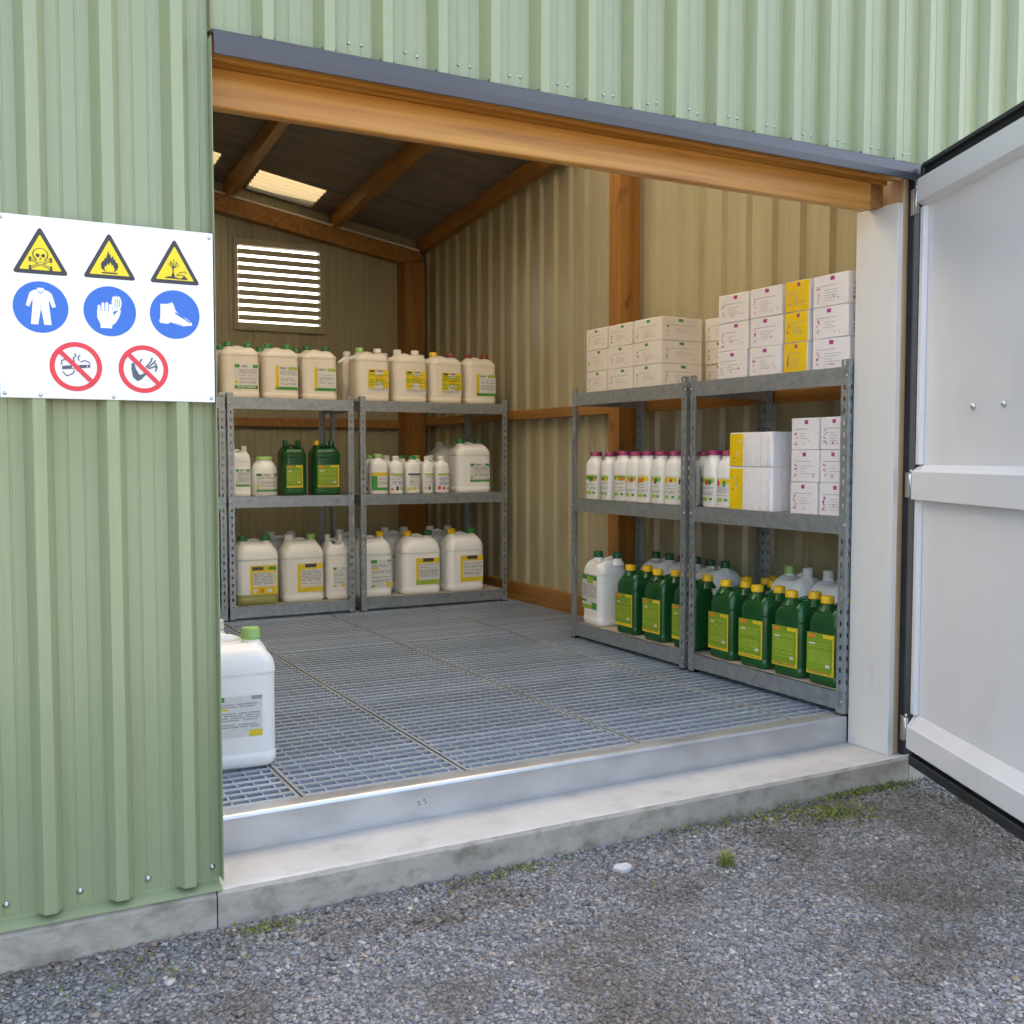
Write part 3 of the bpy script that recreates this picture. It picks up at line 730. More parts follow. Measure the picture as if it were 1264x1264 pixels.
# narrow back rack, top shelf
T = dict(body='hdpe_cream', lh=.42, lz=.17, lx=.12, lw=.62, sh=.76)
cl_('cream jerrycan with green caps on the narrow back rack, end one by the green wall', 1.868, 2, .25, .20, .385, style='plain_green', seed=1, **T)
cl_('cream jerrycan with green caps under the louvre, middle of three', 2.139, 2, .25, .20, .385, style='yellow_side', seed=2, **T)
cl_('cream jerrycan with green caps under the louvre, beside the canisters with yellow labels', 2.414, 2, .25, .20, .385, style='yellow_side', seed=3, caps=('cap_dark', 'cap_dark'), **T)
for i, x in enumerate((1.89, 2.17, 2.43)):
    cl_('cream jerrycan in the second row under the louvre', x - .02, 2, .25, .20, .385, style='plain_green', seed=1, group='second row of cream jerrycans under the louvre', dy=.24, **T)
# wide back rack, top shelf
T['lx'] = .13; T['lw'] = .62
cl_('cream jerrycan with lime and white caps and yellow label on the wide back rack', 2.806, 2, .255, .21, .39, style='yellow_block', seed=4, caps=('cap_lime', 'cap_white'), **T)
cl_('cream jerrycan with two white caps and yellow label on the wide back rack', 3.099, 2, .26, .21, .39, style='yellow_block', seed=5, caps=('cap_white', 'cap_white'), **T)
cl_('cream jerrycan with one yellow and one red cap on the wide back rack', 3.386, 2, .26, .21, .385, style='yellow_block', seed=6, caps=('cap_yellow', 'cap_red'), **T)
cl_('cream jerrycan with two dark red caps at the corner end of the wide back rack', 3.67, 2, .255, .21, .385, style='yellow_side', seed=7, caps=('cap_red', 'cap_red'), **T)
for i, x in enumerate((2.83, 3.12, 3.42)):
    cl_('cream jerrycan in the second row behind the yellow labels', x - .03, 2, .255, .21, .385, style='faint', seed=8, caps=('cap_white', 'cap_white'), group='second row of cream jerrycans on the wide back rack', dy=.25, **T)
# narrow back rack, middle shelf
cl_('small white jerrycan behind the perforated post beside the round jar', 1.800, 1, .15, .14, .345, style='plain_green', seed=9, caps=('cap_white', 'cap_white'))
jar('short round white jar with lime lid between white jerrycan and green canisters', (1.905, FL + .09, zl[1]), .1, .175, .272, 10)
cl_('dark green canister beside the round jar, its side turned to the doorway', 2.185, 1, .165, .19, .385, body='hdpe_green', style='lime_full', seed=11, caps=('cap_dark', 'cap_dark'), lw=.7, lh=.40, lz=.15, lx=-.06, cat='canister', name='canister')
cl_('dark green canister with orange cap on the narrow back rack', 2.435, 1, .20, .19, .385, body='hdpe_green', style='lime_full', seed=12, caps=('cap_yellow', 'cap_dark'), lw=.78, lh=.40, lz=.15, lx=.02, cat='canister', name='canister')
# wide back rack, middle shelf
spec = [('white bottle with lime cap and green label on the wide back rack', 2.79, .135, .29, 'cap_lime', 'bottle_green'), ('white bottle with dark edged label, next to the lime capped bottle', 2.912, .105, .275, 'cap_white', 'bottle_mix'),
        ('white bottle with bluish label in the row of five', 3.045, .115, .275, 'cap_green', 'bottle_mix'), ('slim white bottle between bluish label and yellow label bottles', 3.148, .085, .272, 'cap_white', 'bottle_mix'), ('white bottle with yellow label beside the big jerrycan', 3.278, .11, .272, 'cap_white', 'bottle_mix')]
for i, (lb, xr, w_, h_, cp, st) in enumerate(spec): bottle(lb, (xr - w_ / 2, FL + .05, zl[1]), J(6), w_, .095, h_, cp, st, 20 + i)
for i, x in enumerate((2.67, 2.79, 2.91, 3.03, 3.14)):
    bottle('white bottle in the second row behind the five small bottles', (x + .05, FL + .19, zl[1]), J(8), .12, .10, .28, ('cap_lime', 'cap_white', 'cap_green')[i % 3], 'bottle_mix', 30, 'second row of bottles on the wide back rack')
cl_('big white jerrycan with green caps beside the small bottles', 3.624, 1, .285, .20, .405, style='plain_green', seed=13, caps=('cap_green', 'cap_dark'), lw=.58, lx=.13)
cl_('white jerrycan behind the big one with green caps beside bottles', 3.55, 1, .27, .20, .385, style='faint', seed=14, caps=('cap_white', 'cap_white'), dy=.24)
# back racks, bottom shelf
B = dict(lh=.42, lz=.15, lx=.12, lw=.62, sh=.66)
cl_('white jerrycan with yellow framed label and olive liquid at its bottom', 1.985, 0, .295, .23, .475, body='hdpe_liquid', style='yellow_frame', seed=15, caps=('cap_green', 'cap_green'), **B)
cl_('grubby white jerrycan with yellow banded label beside the one with olive liquid', 2.308, 0, .295, .23, .47, body='hdpe_grubby', style='yellow_bands', seed=16, caps=('cap_white', 'cap_lime'), **B)
cl_('grubby white jerrycan half hidden by the twin rack posts', 2.495, 0, .17, .24, .46, body='hdpe_grubby', style='faint', seed=17, caps=('cap_white', 'cap_white'), lw=.5, lh=.3, lz=.2, lx=0)
cl_('white jerrycan with one yellow cap beside the twin rack posts', 2.818, 0, .255, .23, .47, style='faint', seed=18, caps=('cap_white', 'cap_yellow'), **B)
cl_('white jerrycan with yellow and green caps on bottom shelf, middle of three', 3.207, 0, .305, .23, .465, style='yellow_bands', seed=19, caps=('cap_yellow', 'cap_dark'), **B)
cl_('white jerrycan with yellow and green caps at the corner end of bottom shelf', 3.567, 0, .305, .23, .47, style='yellow_bands', seed=22, caps=('cap_yellow', 'cap_green'), **B)
for x in (2.27, 2.79, 3.15, 3.52):
    cl_('white jerrycan in the second row on the bottom shelf of the back racks', x - .03, 0, .28, .22, .475, style='faint', seed=23, caps=('cap_white', 'cap_white'), dy=.27, group='second row of jerrycans on the bottom shelf', **B)
# rack hidden behind the wall edge
cl_('white jerrycan on the half hidden rack behind the green wall edge', 1.585, 1, .25, .2, .36, style='faint', seed=24, caps=('cap_white', 'cap_white'))
cl_('green canister on the bottom shelf of the half hidden rack', 1.585, 0, .2, .19, .40, body='hdpe_green', style='lime_full', seed=25, caps=('cap_dark', 'cap_dark'), cat='canister', name='canister')
cl_('cream jerrycan on top of the half hidden rack', 1.56, 2, .24, .2, .385, style='plain_green', seed=26, **dict(T, lx=.1))

# side racks: fronts face -x
FX = 3.355
def cr_(label, yfar, lvl, w, d, h, **k):
    return can(label, (FX + d / 2 + k.pop('dx', 0), yfar - w / 2, zr[lvl]), RAD(-90) + J(3), w, d, h, **k)
GK = dict(body='hdpe_green', style='lime_full', caps=('cap_yellow', 'cap_yellow'), lw=.88, lh=.47, lz=.115, lx=-.04, cat='canister', name='canister', capr=.165, sh=.66)
def gneck(w, d): return [(-w * .12, -d * .12), (w * .36, d * .26)]
gw, gd, gh = .180, .150, .392
near = ['dark green canister with yellow caps, first of four from the twin posts', 'dark green canister with yellow caps, second of four from the twin posts', 'dark green canister with yellow caps, third of four from the twin posts', 'dark green canister with yellow caps beside the white door jamb']
for i, y in enumerate((4.125, 3.893, 3.660, 3.437)): cr_(near[i], y, 0, gw, gd, gh, seed=40 + i, necks=gneck(gw, gd), **GK)
far = ['dark green canister with yellow caps beside the white jug with green label', 'dark green canister with yellow caps, middle one between white jug and twin posts', 'dark green canister with yellow caps directly behind the twin posts']
for i, y in enumerate((4.955, 4.692, 4.425)): cr_(far[i], y, 0, gw, gd, gh, seed=50 + i, necks=gneck(gw, gd), **GK)
for y in (4.18, 3.98):
    cr_('dark green canister in the second row of the side rack', y, 0, gw, gd, gh, seed=40, necks=gneck(gw, gd), dx=.18, group='second row of green canisters', **GK)
cr_('dark green canister at the wall behind the second row', 4.15, 0, gw, gd, gh, seed=40, necks=gneck(gw, gd), dx=.335, **{**GK})
cr_('white jug with green label and green caps at the far end of side rack', 5.325, 0, .21, .20, .44, style='green_top', seed=60, caps=('cap_dark', 'cap_dark'), lw=.80, lh=.46, lz=.22, lx=-.04, capr=.14, necks=[(-.04, -.02), (.078, .04)])
for y, c in ((5.05, 'cap_dark'), (4.80, 'cap_red'), (4.55, 'cap_dark')):
    cr_({5.05: 'white jerrycan with dark green caps behind the first far green canister', 4.80: 'white jerrycan with red cap behind the green canisters', 4.55: 'white jerrycan with dark cap behind the twin posts'}[y], y, 0, .225, .20, .445, style='faint', seed=61, caps=(c, 'cap_dark'), dx=.22, nolabel=True)
for i, (y, cc) in enumerate(((3.925, ('cap_lime', 'cap_white')), (3.665, ('cap_white', 'cap_lime')), (3.42, ('cap_white', 'cap_white')))):
    cr_(('white jerrycan with lime cap behind second green canister', 'white jerrycan with white caps behind third green canister', 'white jerrycan behind the canister at the door jamb')[i], y, 0, .235, .21, .47, style='faint', seed=62 + i, caps=cc, dx=.20, lw=.5, lh=.12, lz=.38, lx=-.1)
# magenta capped bottles
bl = ['end one by the far post', 'second from the far post', 'third from the far post', 'fourth from the far post', 'fifth from the far post', 'sixth from the far post', 'seventh from the far post', 'last before the twin posts', 'first past the twin posts', 'next to the wrapped cartons']
for i, y in enumerate((5.24, 5.085, 4.94, 4.825, 4.71, 4.585, 4.46, 4.345, 4.145, 4.03)):
    bottle('white bottle with magenta cap in the front row, ' + bl[i], (FX + .05, y, zr[1]), RAD(-90) + J(10), .112, .092, .285 + R_.uniform(-.004, .004), 'cap_magenta', 'bottle', 70 + i, 'front row of bottles with magenta caps', cr=.325)
for i, y in enumerate((5.20, 5.06, 4.92, 4.79, 4.66, 4.53, 4.40, 4.12, 4.03)):
    for j, dx in enumerate((.155, .265)):
        bottle('white bottle with magenta cap in the rows behind', (FX + .05 + dx, y + .02 * j, zr[1]), RAD(-90) + J(10), .112, .092, .285, 'cap_magenta', 'bottle', 70 + (i % 4), 'rear rows of bottles with magenta caps', cr=.325)

# cartons
PR = {}
def print_mesh(w, h, seed, warm):
    k = (round(w, 2), round(h, 3), seed, warm)
    if k in PR: return PR[k]
    m = MB(); R = random.Random(seed * 17 + 5)
    A = ['lb_green', 'lb_lime', 'lb_grey', 'lb_pink'] if warm else ['lb_magenta', 'lb_pink', 'lb_magenta', 'lb_grey']
    def q(x, z, a, bq, mt): m.add([(x, -.0006, z), (x + a, -.0006, z), (x + a, -.0006, z + bq), (x, -.0006, z + bq)], [(0, 1, 2, 3)], mt)
    def blot(x, z, s, mt, n=5):
        for _ in range(n): q(x + R.uniform(0, s), z + R.uniform(0, s), s * R.uniform(.25, .6), s * R.uniform(.2, .5), mt)
    lx = R.uniform(-.08, .08) * w
    q(lx - w * .04, h * .80, w * .12, h * .12, A[0]); blot(lx - w * .05, h * .80, h * .10, A[0], 3)
    q(-w * .40, h * .64, w * R.uniform(.5, .75), h * .018, 'lb_grey')
    x = -w * .40
    for i in range(3): blot(x, h * (.14 + .16 * i), h * .12, A[R.randint(0, 1)], R.randint(2, 5))
    for i in range(R.randint(3, 5)):
        z = h * (.5 - .08 * i); q(-w * .18 + R.uniform(0, .05) * w, z, w * R.uniform(.15, .45), h * .014, 'lb_grey')
    for i in range(R.randint(2, 3)): blot(R.uniform(-.1, .34) * w, h * R.uniform(.10, .32), h * .08, R.choice(A), R.randint(2, 4))
    PR[k] = m.mesh('print'); return PR[k]
CT = {}
def carton(label, x0, yf, yn, z0, h, d=.27, mt='carton_white', seed=0, warm=False, face=None, group=None, jit=1.8):
    w = yf - yn
    root = empty('carton', (x0 + d / 2 + R_.uniform(0, .004), (yf + yn) / 2, z0), RAD(-90) + J(jit)); tag(root, label, 'carton', group)
    k = (round(w, 3), round(h, 3), round(d, 3), mt)
    if k not in CT:
        m = MB(); m.box(-w / 2, w / 2, -d / 2, d / 2, 0, h - .0015, mt, .003); CT[k] = m.mesh('box')
    link('box', CT[k], root, False)
    if face:
        m = MB(); m.box(-w / 2 + .003, w / 2 - .003, -d / 2 - .0012, -d / 2 - .0002, .002, h - .0035, face); link('face_sheet', m.mesh('face_sheet'), root, False)
    link('print', print_mesh(w, h, seed, warm), root, False, (0, -d / 2 - (.0014 if face else .0001), 0))
    o = link('print', print_mesh(d, h, seed + 50, warm), root, False, (w / 2 + .0001, 0, 0), RAD(90))
    m = MB(); m.box(-w / 2 + .004, w / 2 - .004, -.02, .02, h - .0015, h - .0008, 'lb_paper'); link('tape', m.mesh('tape'), root, False)
    return root
rn = ('bottom', 'middle', 'top')
zt = RV[2] - .0035
for r in range(3):
    for c, (yf, yn) in enumerate(((5.255, 5.03), (5.022, 4.778), (4.768, 4.52))):
        carton('white carton with green print in the %s layer, %s' % (rn[r], ('end column by the wooden post', 'middle column of three', 'column nearest the magenta printed cartons')[c]), FX - .015, yf, yn, zt + .124 * r, .124, d=.275, mt='carton_warm', seed=r * 3 + c, warm=True, group='cartons with green print')
    carton('white carton against the wall behind the green printed stack, %s layer' % rn[r], 3.645, 4.53, 4.28, zt + .124 * r, .124, d=.19, mt='carton_warm', seed=30 + r, warm=True, group='cartons against the wall')
    for c, (yf, yn) in enumerate(((4.052, 3.838), (3.822, 3.605), (3.588, 3.440), (3.420, 3.212))):
        carton('%s carton in the %s layer, %s' % ('yellow fronted' if c == 2 else 'white magenta printed', rn[r], ('far column on the top shelf', 'column before the yellow fronts', 'top shelf column between white ones', 'top shelf column at the door jamb')[c]), FX - .015 + (.004 if c == 3 else 0), yf, yn, zt + .1365 * r, .1365, d=.275, seed=10 + r * 4 + c, face='carton_yellow' if c == 2 else None, group='cartons on the top shelf of the near side rack')
zm = RV[1] - .0035
for r in range(3):
    for c, (yf, yn) in enumerate(((3.540, 3.374), (3.362, 3.20))):
        carton('white magenta printed carton on the middle shelf, %s layer, %s' % (rn[r], ('column by the wrapped cartons', 'column at the door jamb')[c]), FX - .01, yf, yn, zm + .143 * r, .143, d=.26, seed=40 + r * 2 + c, group='cartons on the middle shelf')
# film wrapped cartons with a yellow end
def wrapped(label, z0, h):
    w, d = .30, .28
    root = empty('wrapped_carton', (FX - .005 + d / 2, 3.968 - w / 2, z0), RAD(-90)); tag(root, label, 'carton')
    m = MB()
    loft(m, [(0, w, d, .012, 0, 0), (h * .03, w, d, .014, 0, 0), (h * .97, w, d, .014, 0, 0), (h - .001, w * .985, d * .985, .014, 0, 0)], 'film_white'); link('wrapping', m.mesh('wrapping'), root, False)
    m = MB(); m.box(-w / 2 + .006, -w / 2 + .10, -d / 2 - .0016, -d / 2 - .0004, h * .02, h * .96, 'carton_yellow'); link('face_sheet', m.mesh('face_sheet'), root, False)
    m = MB(); R = random.Random(int(z0 * 100))
    for _ in range(7):
        x = -w / 2 + R.uniform(.015, .08); z = h * R.uniform(.1, .8); s_ = R.uniform(.006, .016)
        m.add([(x, -d / 2 - .002, z), (x + s_, -d / 2 - .002, z), (x + s_, -d / 2 - .002, z + s_ * .7), (x, -d / 2 - .002, z + s_ * .7)], [(0, 1, 2, 3)], R.choice(['lb_olive', 'lb_paper', 'lb_gold', 'lb_grey']))
    link('print', m.mesh('print'), root, False)
    m = MB()
    for x, sx in ((-.035, .012), (.02, -.02), (.075, .01), (.12, .004)):
        pts = [(x + sx * t + .003 * sin(t * 9 + x * 50), -d / 2 - .0004, h * (.04 + .92 * t)) for t in [i / 8 for i in range(9)]]
        m.tube(pts, .0022, 'film_white', 6, 1.0)
    link('film_crease', m.mesh('film_crease'), root, False)
wrapped('film wrapped white carton with yellow strip standing on the middle shelf', zm, .208)
wrapped('film wrapped white carton with yellow strip stacked on another one', zm + .208, .165)

# jerrycan on the grating by the sill, another behind it
can('white jerrycan with lime cap standing on the grating by the door sill', (.862, 3.745, 0.0), RAD(-4), .31, .25, .485, style='faint', seed=90, caps=('cap_white', 'cap_lime'), lw=.6, lh=.30, lz=.24, lx=.02)
can('white jerrycan behind the one standing by the door sill', (.83, 4.13, 0.0), RAD(5), .29, .23, .46, style='faint', seed=91, caps=('cap_white', 'cap_white'))

# ------------------------------------------------------------------ warning sign
SY = 2.9065
SG = empty('warning_sign', (.382, SY, 1.247)); tag(SG, 'white rectangular safety sign with hazard triangles screwed to green wall', 'sign')
def spart(name, parent, polys):
    """polys: list of (layer, material, [(x,z)...])"""
    m = MB()
    for pi_, (lay, mt, pts) in enumerate(polys):
        y0 = SY - .003 - .0006 * lay - .000004 * pi_; y1 = SY - .0031; n = len(pts)
        A = sum(pts[i][0] * pts[(i + 1) % n][1] - pts[(i + 1) % n][0] * pts[i][1] for i in range(n))
        if A < 0: pts = pts[::-1]
        v = [(x, y0, z) for x, z in pts] + [(x, y1, z) for x, z in pts]
        m.add(v, [tuple(range(n))] + [(i + n, (i + 1) % n + n, (i + 1) % n, i)[::-1] for i in range(n)], mt)
    o = m.build(name, parent); return o
def circ(cx, cz, r, n=40, ry=None): return [(cx + r * cos(2 * pi * i / n), cz + (ry or r) * sin(2 * pi * i / n)) for i in range(n)]
def ring(cx, cz, r0, r1, lay, mt, n=40):
    out = []
    for i in range(n):
        a, bq = 2 * pi * i / n, 2 * pi * (i + 1) / n
        out.append((lay, mt, [(cx + r0 * cos(a), cz + r0 * sin(a)), (cx + r1 * cos(a), cz + r1 * sin(a)), (cx + r1 * cos(bq), cz + r1 * sin(bq)), (cx + r0 * cos(bq), cz + r0 * sin(bq))]))
    return out
def rtri(cx, zb, w, h, r):
    P = [Vector((cx - w / 2, zb)), Vector((cx + w / 2, zb)), Vector((cx, zb + h))]; out = []
    for i in range(3):
        p, a, bq = P[i], P[i - 1], P[(i + 1) % 3]
        d1 = (a - p).normalized(); d2 = (bq - p).normalized(); t = r * 1.7
        s0, s1 = p + d1 * t, p + d2 * t
        for k in range(6):
            u = k / 5; q = s0 * (1 - u) ** 2 + p * 2 * u * (1 - u) + s1 * u * u; out.append((q.x, q.y))
    return out
def stroke(pts, wd):
    out = []
    for (a, bq) in zip(pts, pts[1:]):
        A, Bv = Vector(a), Vector(bq); d = (Bv - A)
        if d.length < 1e-6: continue
        n_ = Vector((-d.y, d.x)).normalized() * wd / 2; e = d.normalized() * wd * .3; A = A - e; Bv = Bv + e
        out.append([tuple(A + n_), tuple(A - n_), tuple(Bv - n_), tuple(Bv + n_)])
    return out
m = MB(); m.box(.118, .646, SY - .003, SY, 1.247, 1.703, 'sign_white', .0008); m.build('sign_plate', SG)
K = 'sign_black'
def TR(name, cx, cz, sym):
    polys = [(1, K, rtri(cx, cz, .132, .120, .007)), (2, 'sign_yellow', rtri(cx, cz + .0100, .0985, .0895, .002))]
    for i, (mt, pts) in enumerate(sym): polys.append((3 + (1 if mt == 'sign_yellow' else 0), mt, [(cx + x, cz + z) for x, z in pts]))
    spart(name, SG, polys)
# skull and crossbones
sk = []
for a, bq in (((-.024, .015), (.024, .036)), ((-.024, .036), (.024, .015))):
    for q in stroke([a, bq], .0055): sk.append((K, q))
    for e in (a, bq): sk += [(K, circ(e[0], e[1] + .0028, .0035, 10)), (K, circ(e[0], e[1] - .0028, .0035, 10))]
for a, bq in (((-.022, .0159), (.022, .0351)), ((-.022, .0351), (.022, .0159))):
    for q in stroke([a, bq], .0022): sk.append(('sign_yellow', q))
sk += [(K, circ(0, .0485, .0185, 28, .0165)), (K, [(-.0115, .04), (.0115, .04), (.010, .024), (-.010, .024)])]
sk2 = [('sign_yellow', circ(0, .0488, .0160, 28, .0142)), ('sign_yellow', [(-.0095, .04), (.0095, .04), (.008, .0262), (-.008, .0262)])]
polys = [(1, K, rtri(.217, 1.559, .132, .120, .007)), (2, 'sign_yellow', rtri(.217, 1.5690, .0985, .0895, .002))]
for mt, pts in sk: polys.append((3 if mt == K else 4, mt, [(.217 + x, 1.559 + z) for x, z in pts]))
for mt, pts in sk2: polys.append((5, mt, [(.217 + x, 1.559 + z) for x, z in pts]))
for pts in (circ(-.0065, .046, .0045, 14), circ(.0065, .046, .0045, 14), [(-.003, .036), (.003, .036), (0, .041)], [(-.006, .0305), (.006, .0305), (.006, .0293), (-.006, .0293)]):
    polys.append((6, K, [(.217 + x, 1.559 + z) for x, z in pts]))
spart('hazard_triangle', SG, polys)['label'] = 'yellow triangle with skull and crossbones'
# flame
fl_ = [(-.012, .019), (-.020, .026), (-.021, .038), (-.016, .046), (-.0155, .040), (-.011, .054), (-.010, .046), (-.0025, .072), (.0005, .060), (.003, .064), (.0035, .053), (.010, .060), (.0095, .049), (.014, .053), (.0145, .045), (.020, .041), (.0215, .031), (.017, .023), (.011, .019)]
fi = [(-.009, .0185), (-.013, .025), (-.0105, .033), (-.008, .029), (-.005, .040), (-.0015, .034), (.002, .044), (.005, .034), (.0085, .037), (.009, .030), (.013, .026), (.009, .0185)]
def fan(pts): # split a spiky outline into triangles about a centre so the fill is clean
    n = len(pts); c = (sum(p[0] for p in pts) / n, sum(p[1] for p in pts) / n - .006)
    return [[c, pts[i], pts[(i + 1) % n]] for i in range(n)]
TR('hazard_triangle', .381, 1.560, [(K, t_) for t_ in fan(fl_)] + [('sign_yellow', t_) for t_ in fan(fi)] + [(K, [(-.019, .0165), (.019, .0165), (.019, .0132), (-.019, .0132)])])
# dead tree and fish
tr = [(K, [(-.008, .018), (-.0085, .022), (-.006, .030), (-.0065, .042), (-.0035, .042), (-.003, .030), (-.0005, .022), (.000, .018)])]
for pts in ([(-.005, .041), (-.012, .050), (-.017, .052)], [(-.005, .041), (-.007, .053), (-.011, .060)], [(-.0045, .041), (-.002, .053), (-.0025, .064)], [(-.0045, .041), (.003, .050), (.004, .059)], [(-.004, .041), (.006, .046), (.011, .050)], [(-.009, .0515), (-.011, .056)], [(.0025, .050), (.008, .055)]):
    for q in stroke(pts, .0018): tr.append((K, q))
tr += [(K, [(-.025, .0165), (-.012, .0195), (.004, .0175), (.012, .0155), (.012, .0130), (-.025, .0138)]), (K, [(.010, .0125), (.033, .0125), (.031, .0165), (.024, .0235), (.018, .017)])]
for q in stroke([(.004, .022), (.012, .030), (.026, .034), (.030, .029)], .0016) + stroke([(.004, .022), (.014, .024), (.024, .0235)], .0016): tr.append((K, q))
TR('hazard_triangle', .545, 1.560, tr)
# blue instruction discs
def disc(cx, cz, sym, r=.0645):
    P = [(1, 'sign_blue', circ(cx, cz, r, 48))]
    for lay, mt, pts in sym: P.append((lay, mt, [(cx + x, cz + z) for x, z in pts]))
    spart('instruction_disc', SG, P)
W_ = 'sign_white'; Bl = 'sign_blue'
disc(.2155, 1.4765, [(2, W_, [(-.012, .043), (.012, .043), (.019, .040), (.019, .008), (-.019, .008), (-.019, .040)]), (2, W_, [(-.019, .040), (-.026, .034), (-.035, .003), (-.027, -.001), (-.019, .020)]), (2, W_, [(.019, .040), (.026, .034), (.035, .003), (.027, -.001), (.019, .020)]),
                     (2, W_, [(-.019, .008), (-.0005, .008), (-.0005, -.006), (-.007, -.044), (-.024, -.044)]), (2, W_, [(.019, .008), (.0005, .008), (.0005, -.006), (.007, -.044), (.024, -.044)]), (2, W_, [(-.008, .048), (.008, .048), (.008, .043), (-.008, .043)]),
                     (3, Bl, stroke([(-.007, .041), (0, .034)], .0015)[0]), (3, Bl, stroke([(.007, .041), (0, .034)], .0015)[0])])
gl = []
for i, (x, top, base) in enumerate(((-.027, .016, -.008), (-.0175, .023, -.004), (-.008, .024, -.004), (.0010, .020, -.006))):
    gl.append((2, W_, [(x - .0042, base), (x + .0046, base), (x + .0040, top - .004), (x + .001, top), (x - .003, top - .003)]))
gl += [(2, W_, [(-.0315, .002), (.0056, .002), (.012, -.014), (.012, -.030), (.005, -.036), (.004, -.044), (-.024, -.044), (-.024, -.034), (-.0315, -.018)]), (2, W_, [(.008, -.028), (.012, -.006), (.024, .006), (.027, .003), (.022, -.014), (.013, -.030)])]
for q in ((.009, .0), (.0155, .002), (.022, .001)): gl.append((2, W_, [(q[0] - .003, q[1]), (q[0] + .0028, q[1]), (q[0] + .003, q[1] + .036), (q[0], q[1] + .04), (q[0] - .003, q[1] + .036)]))
gl.append((2, W_, [(.006, .012), (.027, .010), (.029, .026), (.026, .036), (.009, .037), (.004, .026)]))
for x in (.0115, .0170, .0225): gl += [(3, Bl, stroke([(x, .012), (x + .002, .032)], .0013)[0])]
for x in (-.0225, -.013, -.0037): gl += [(3, Bl, stroke([(x, .000), (x + .0005, .018)], .0013)[0])]
disc(.380, 1.4765, gl)
disc(.5435, 1.4785, [(2, W_, [(-.037, .026), (-.020, .027), (-.010, .030), (-.0095, .033), (-.004, .028), (.001, .012), (-.008, -.012), (-.038, -.012)]), (2, W_, [(.001, .012), (.010, .002), (.034, -.012), (.045, -.022), (.043, -.027), (.020, -.030), (-.014, -.022), (-.0145, -.012), (-.008, -.008)]),
                     (2, W_, [(-.038, -.012), (-.0135, -.012), (-.0135, -.022), (-.018, -.026), (-.038, -.024), (-.041, -.019)]), (3, Bl, stroke([(.002, .004), (.022, -.008)], .0045)[0]), (3, Bl, stroke([(.022, -.008), (.038, -.019)], .0032)[0]), (3, Bl, stroke([(-.012, -.0215), (.018, -.0275)], .0012)[0])])
# red prohibition rings
def proh(cx, cz, sym):
    P = ring(cx, cz, .0505, .063, 1, 'sign_red', 44)
    for lay, mt, pts in sym: P.append((lay, mt, [(cx + x, cz + z) for x, z in pts]))
    r = .052 * .7071
    P.append((4, 'sign_red', stroke([(cx - r, cz + r), (cx + r, cz - r)], .011)[0]))
    spart('prohibition_ring', SG, P)
Gk = 'sign_grey'
s1 = [(2, Gk, [(-.033, -.008), (.026, -.002), (.026, .006), (-.033, .001)]), (2, Gk, [(.028, -.002), (.034, -.001), (.034, .007), (.028, .006)]), (3, W_, [(-.010, -.004), (.006, -.0025), (.006, .0025), (-.010, .001)])]
for pts in ([(.012, .012), (.020, .017), (.028, .014), (.034, .010)], [(-.004, .012), (-.006, .022), (.000, .028), (-.002, .034)], [(.008, .016), (.005, .024), (.010, .030)], [(-.034, .004), (-.034, .014), (-.026, .018)], [(-.032, -.014), (-.022, -.024), (-.008, -.018), (-.004, -.010)]):
    for q in stroke(pts, .0024): s1.append((2, Gk, q))
proh(.295, 1.330, s1)
s2 = [(2, Gk, [(-.030, .014), (-.024, .016), (-.020, .000), (-.012, -.014), (-.004, -.016), (-.004, -.026), (-.016, -.032), (-.027, -.022), (-.031, .0)]), (2, Gk, [(-.010, -.018), (.004, -.008), (.006, -.014), (-.004, -.024)])]
for pts in ([(.006, .006), (.018, .020), (.022, .030)], [(.010, .004), (.026, .018), (.030, .024)], [(.014, .002), (.028, .008), (.034, .004)], [(.030, -.004), (.034, .006), (.030, .016)], [(-.006, .010), (-.010, .018), (-.004, .026)]):
    for q in stroke(pts, .0035): s2.append((2, Gk, q))
proh(.461, 1.330, s2)
for x, z in ((.128, 1.693), (.636, 1.690), (.128, 1.258), (.636, 1.258), (.210, 1.2555), (.385, 1.2555)):
    o = link('screw', SCREW, SG, False); o.location = (x - .382, -.0032, z - 1.247); o.scale = (.55, .55, .55)

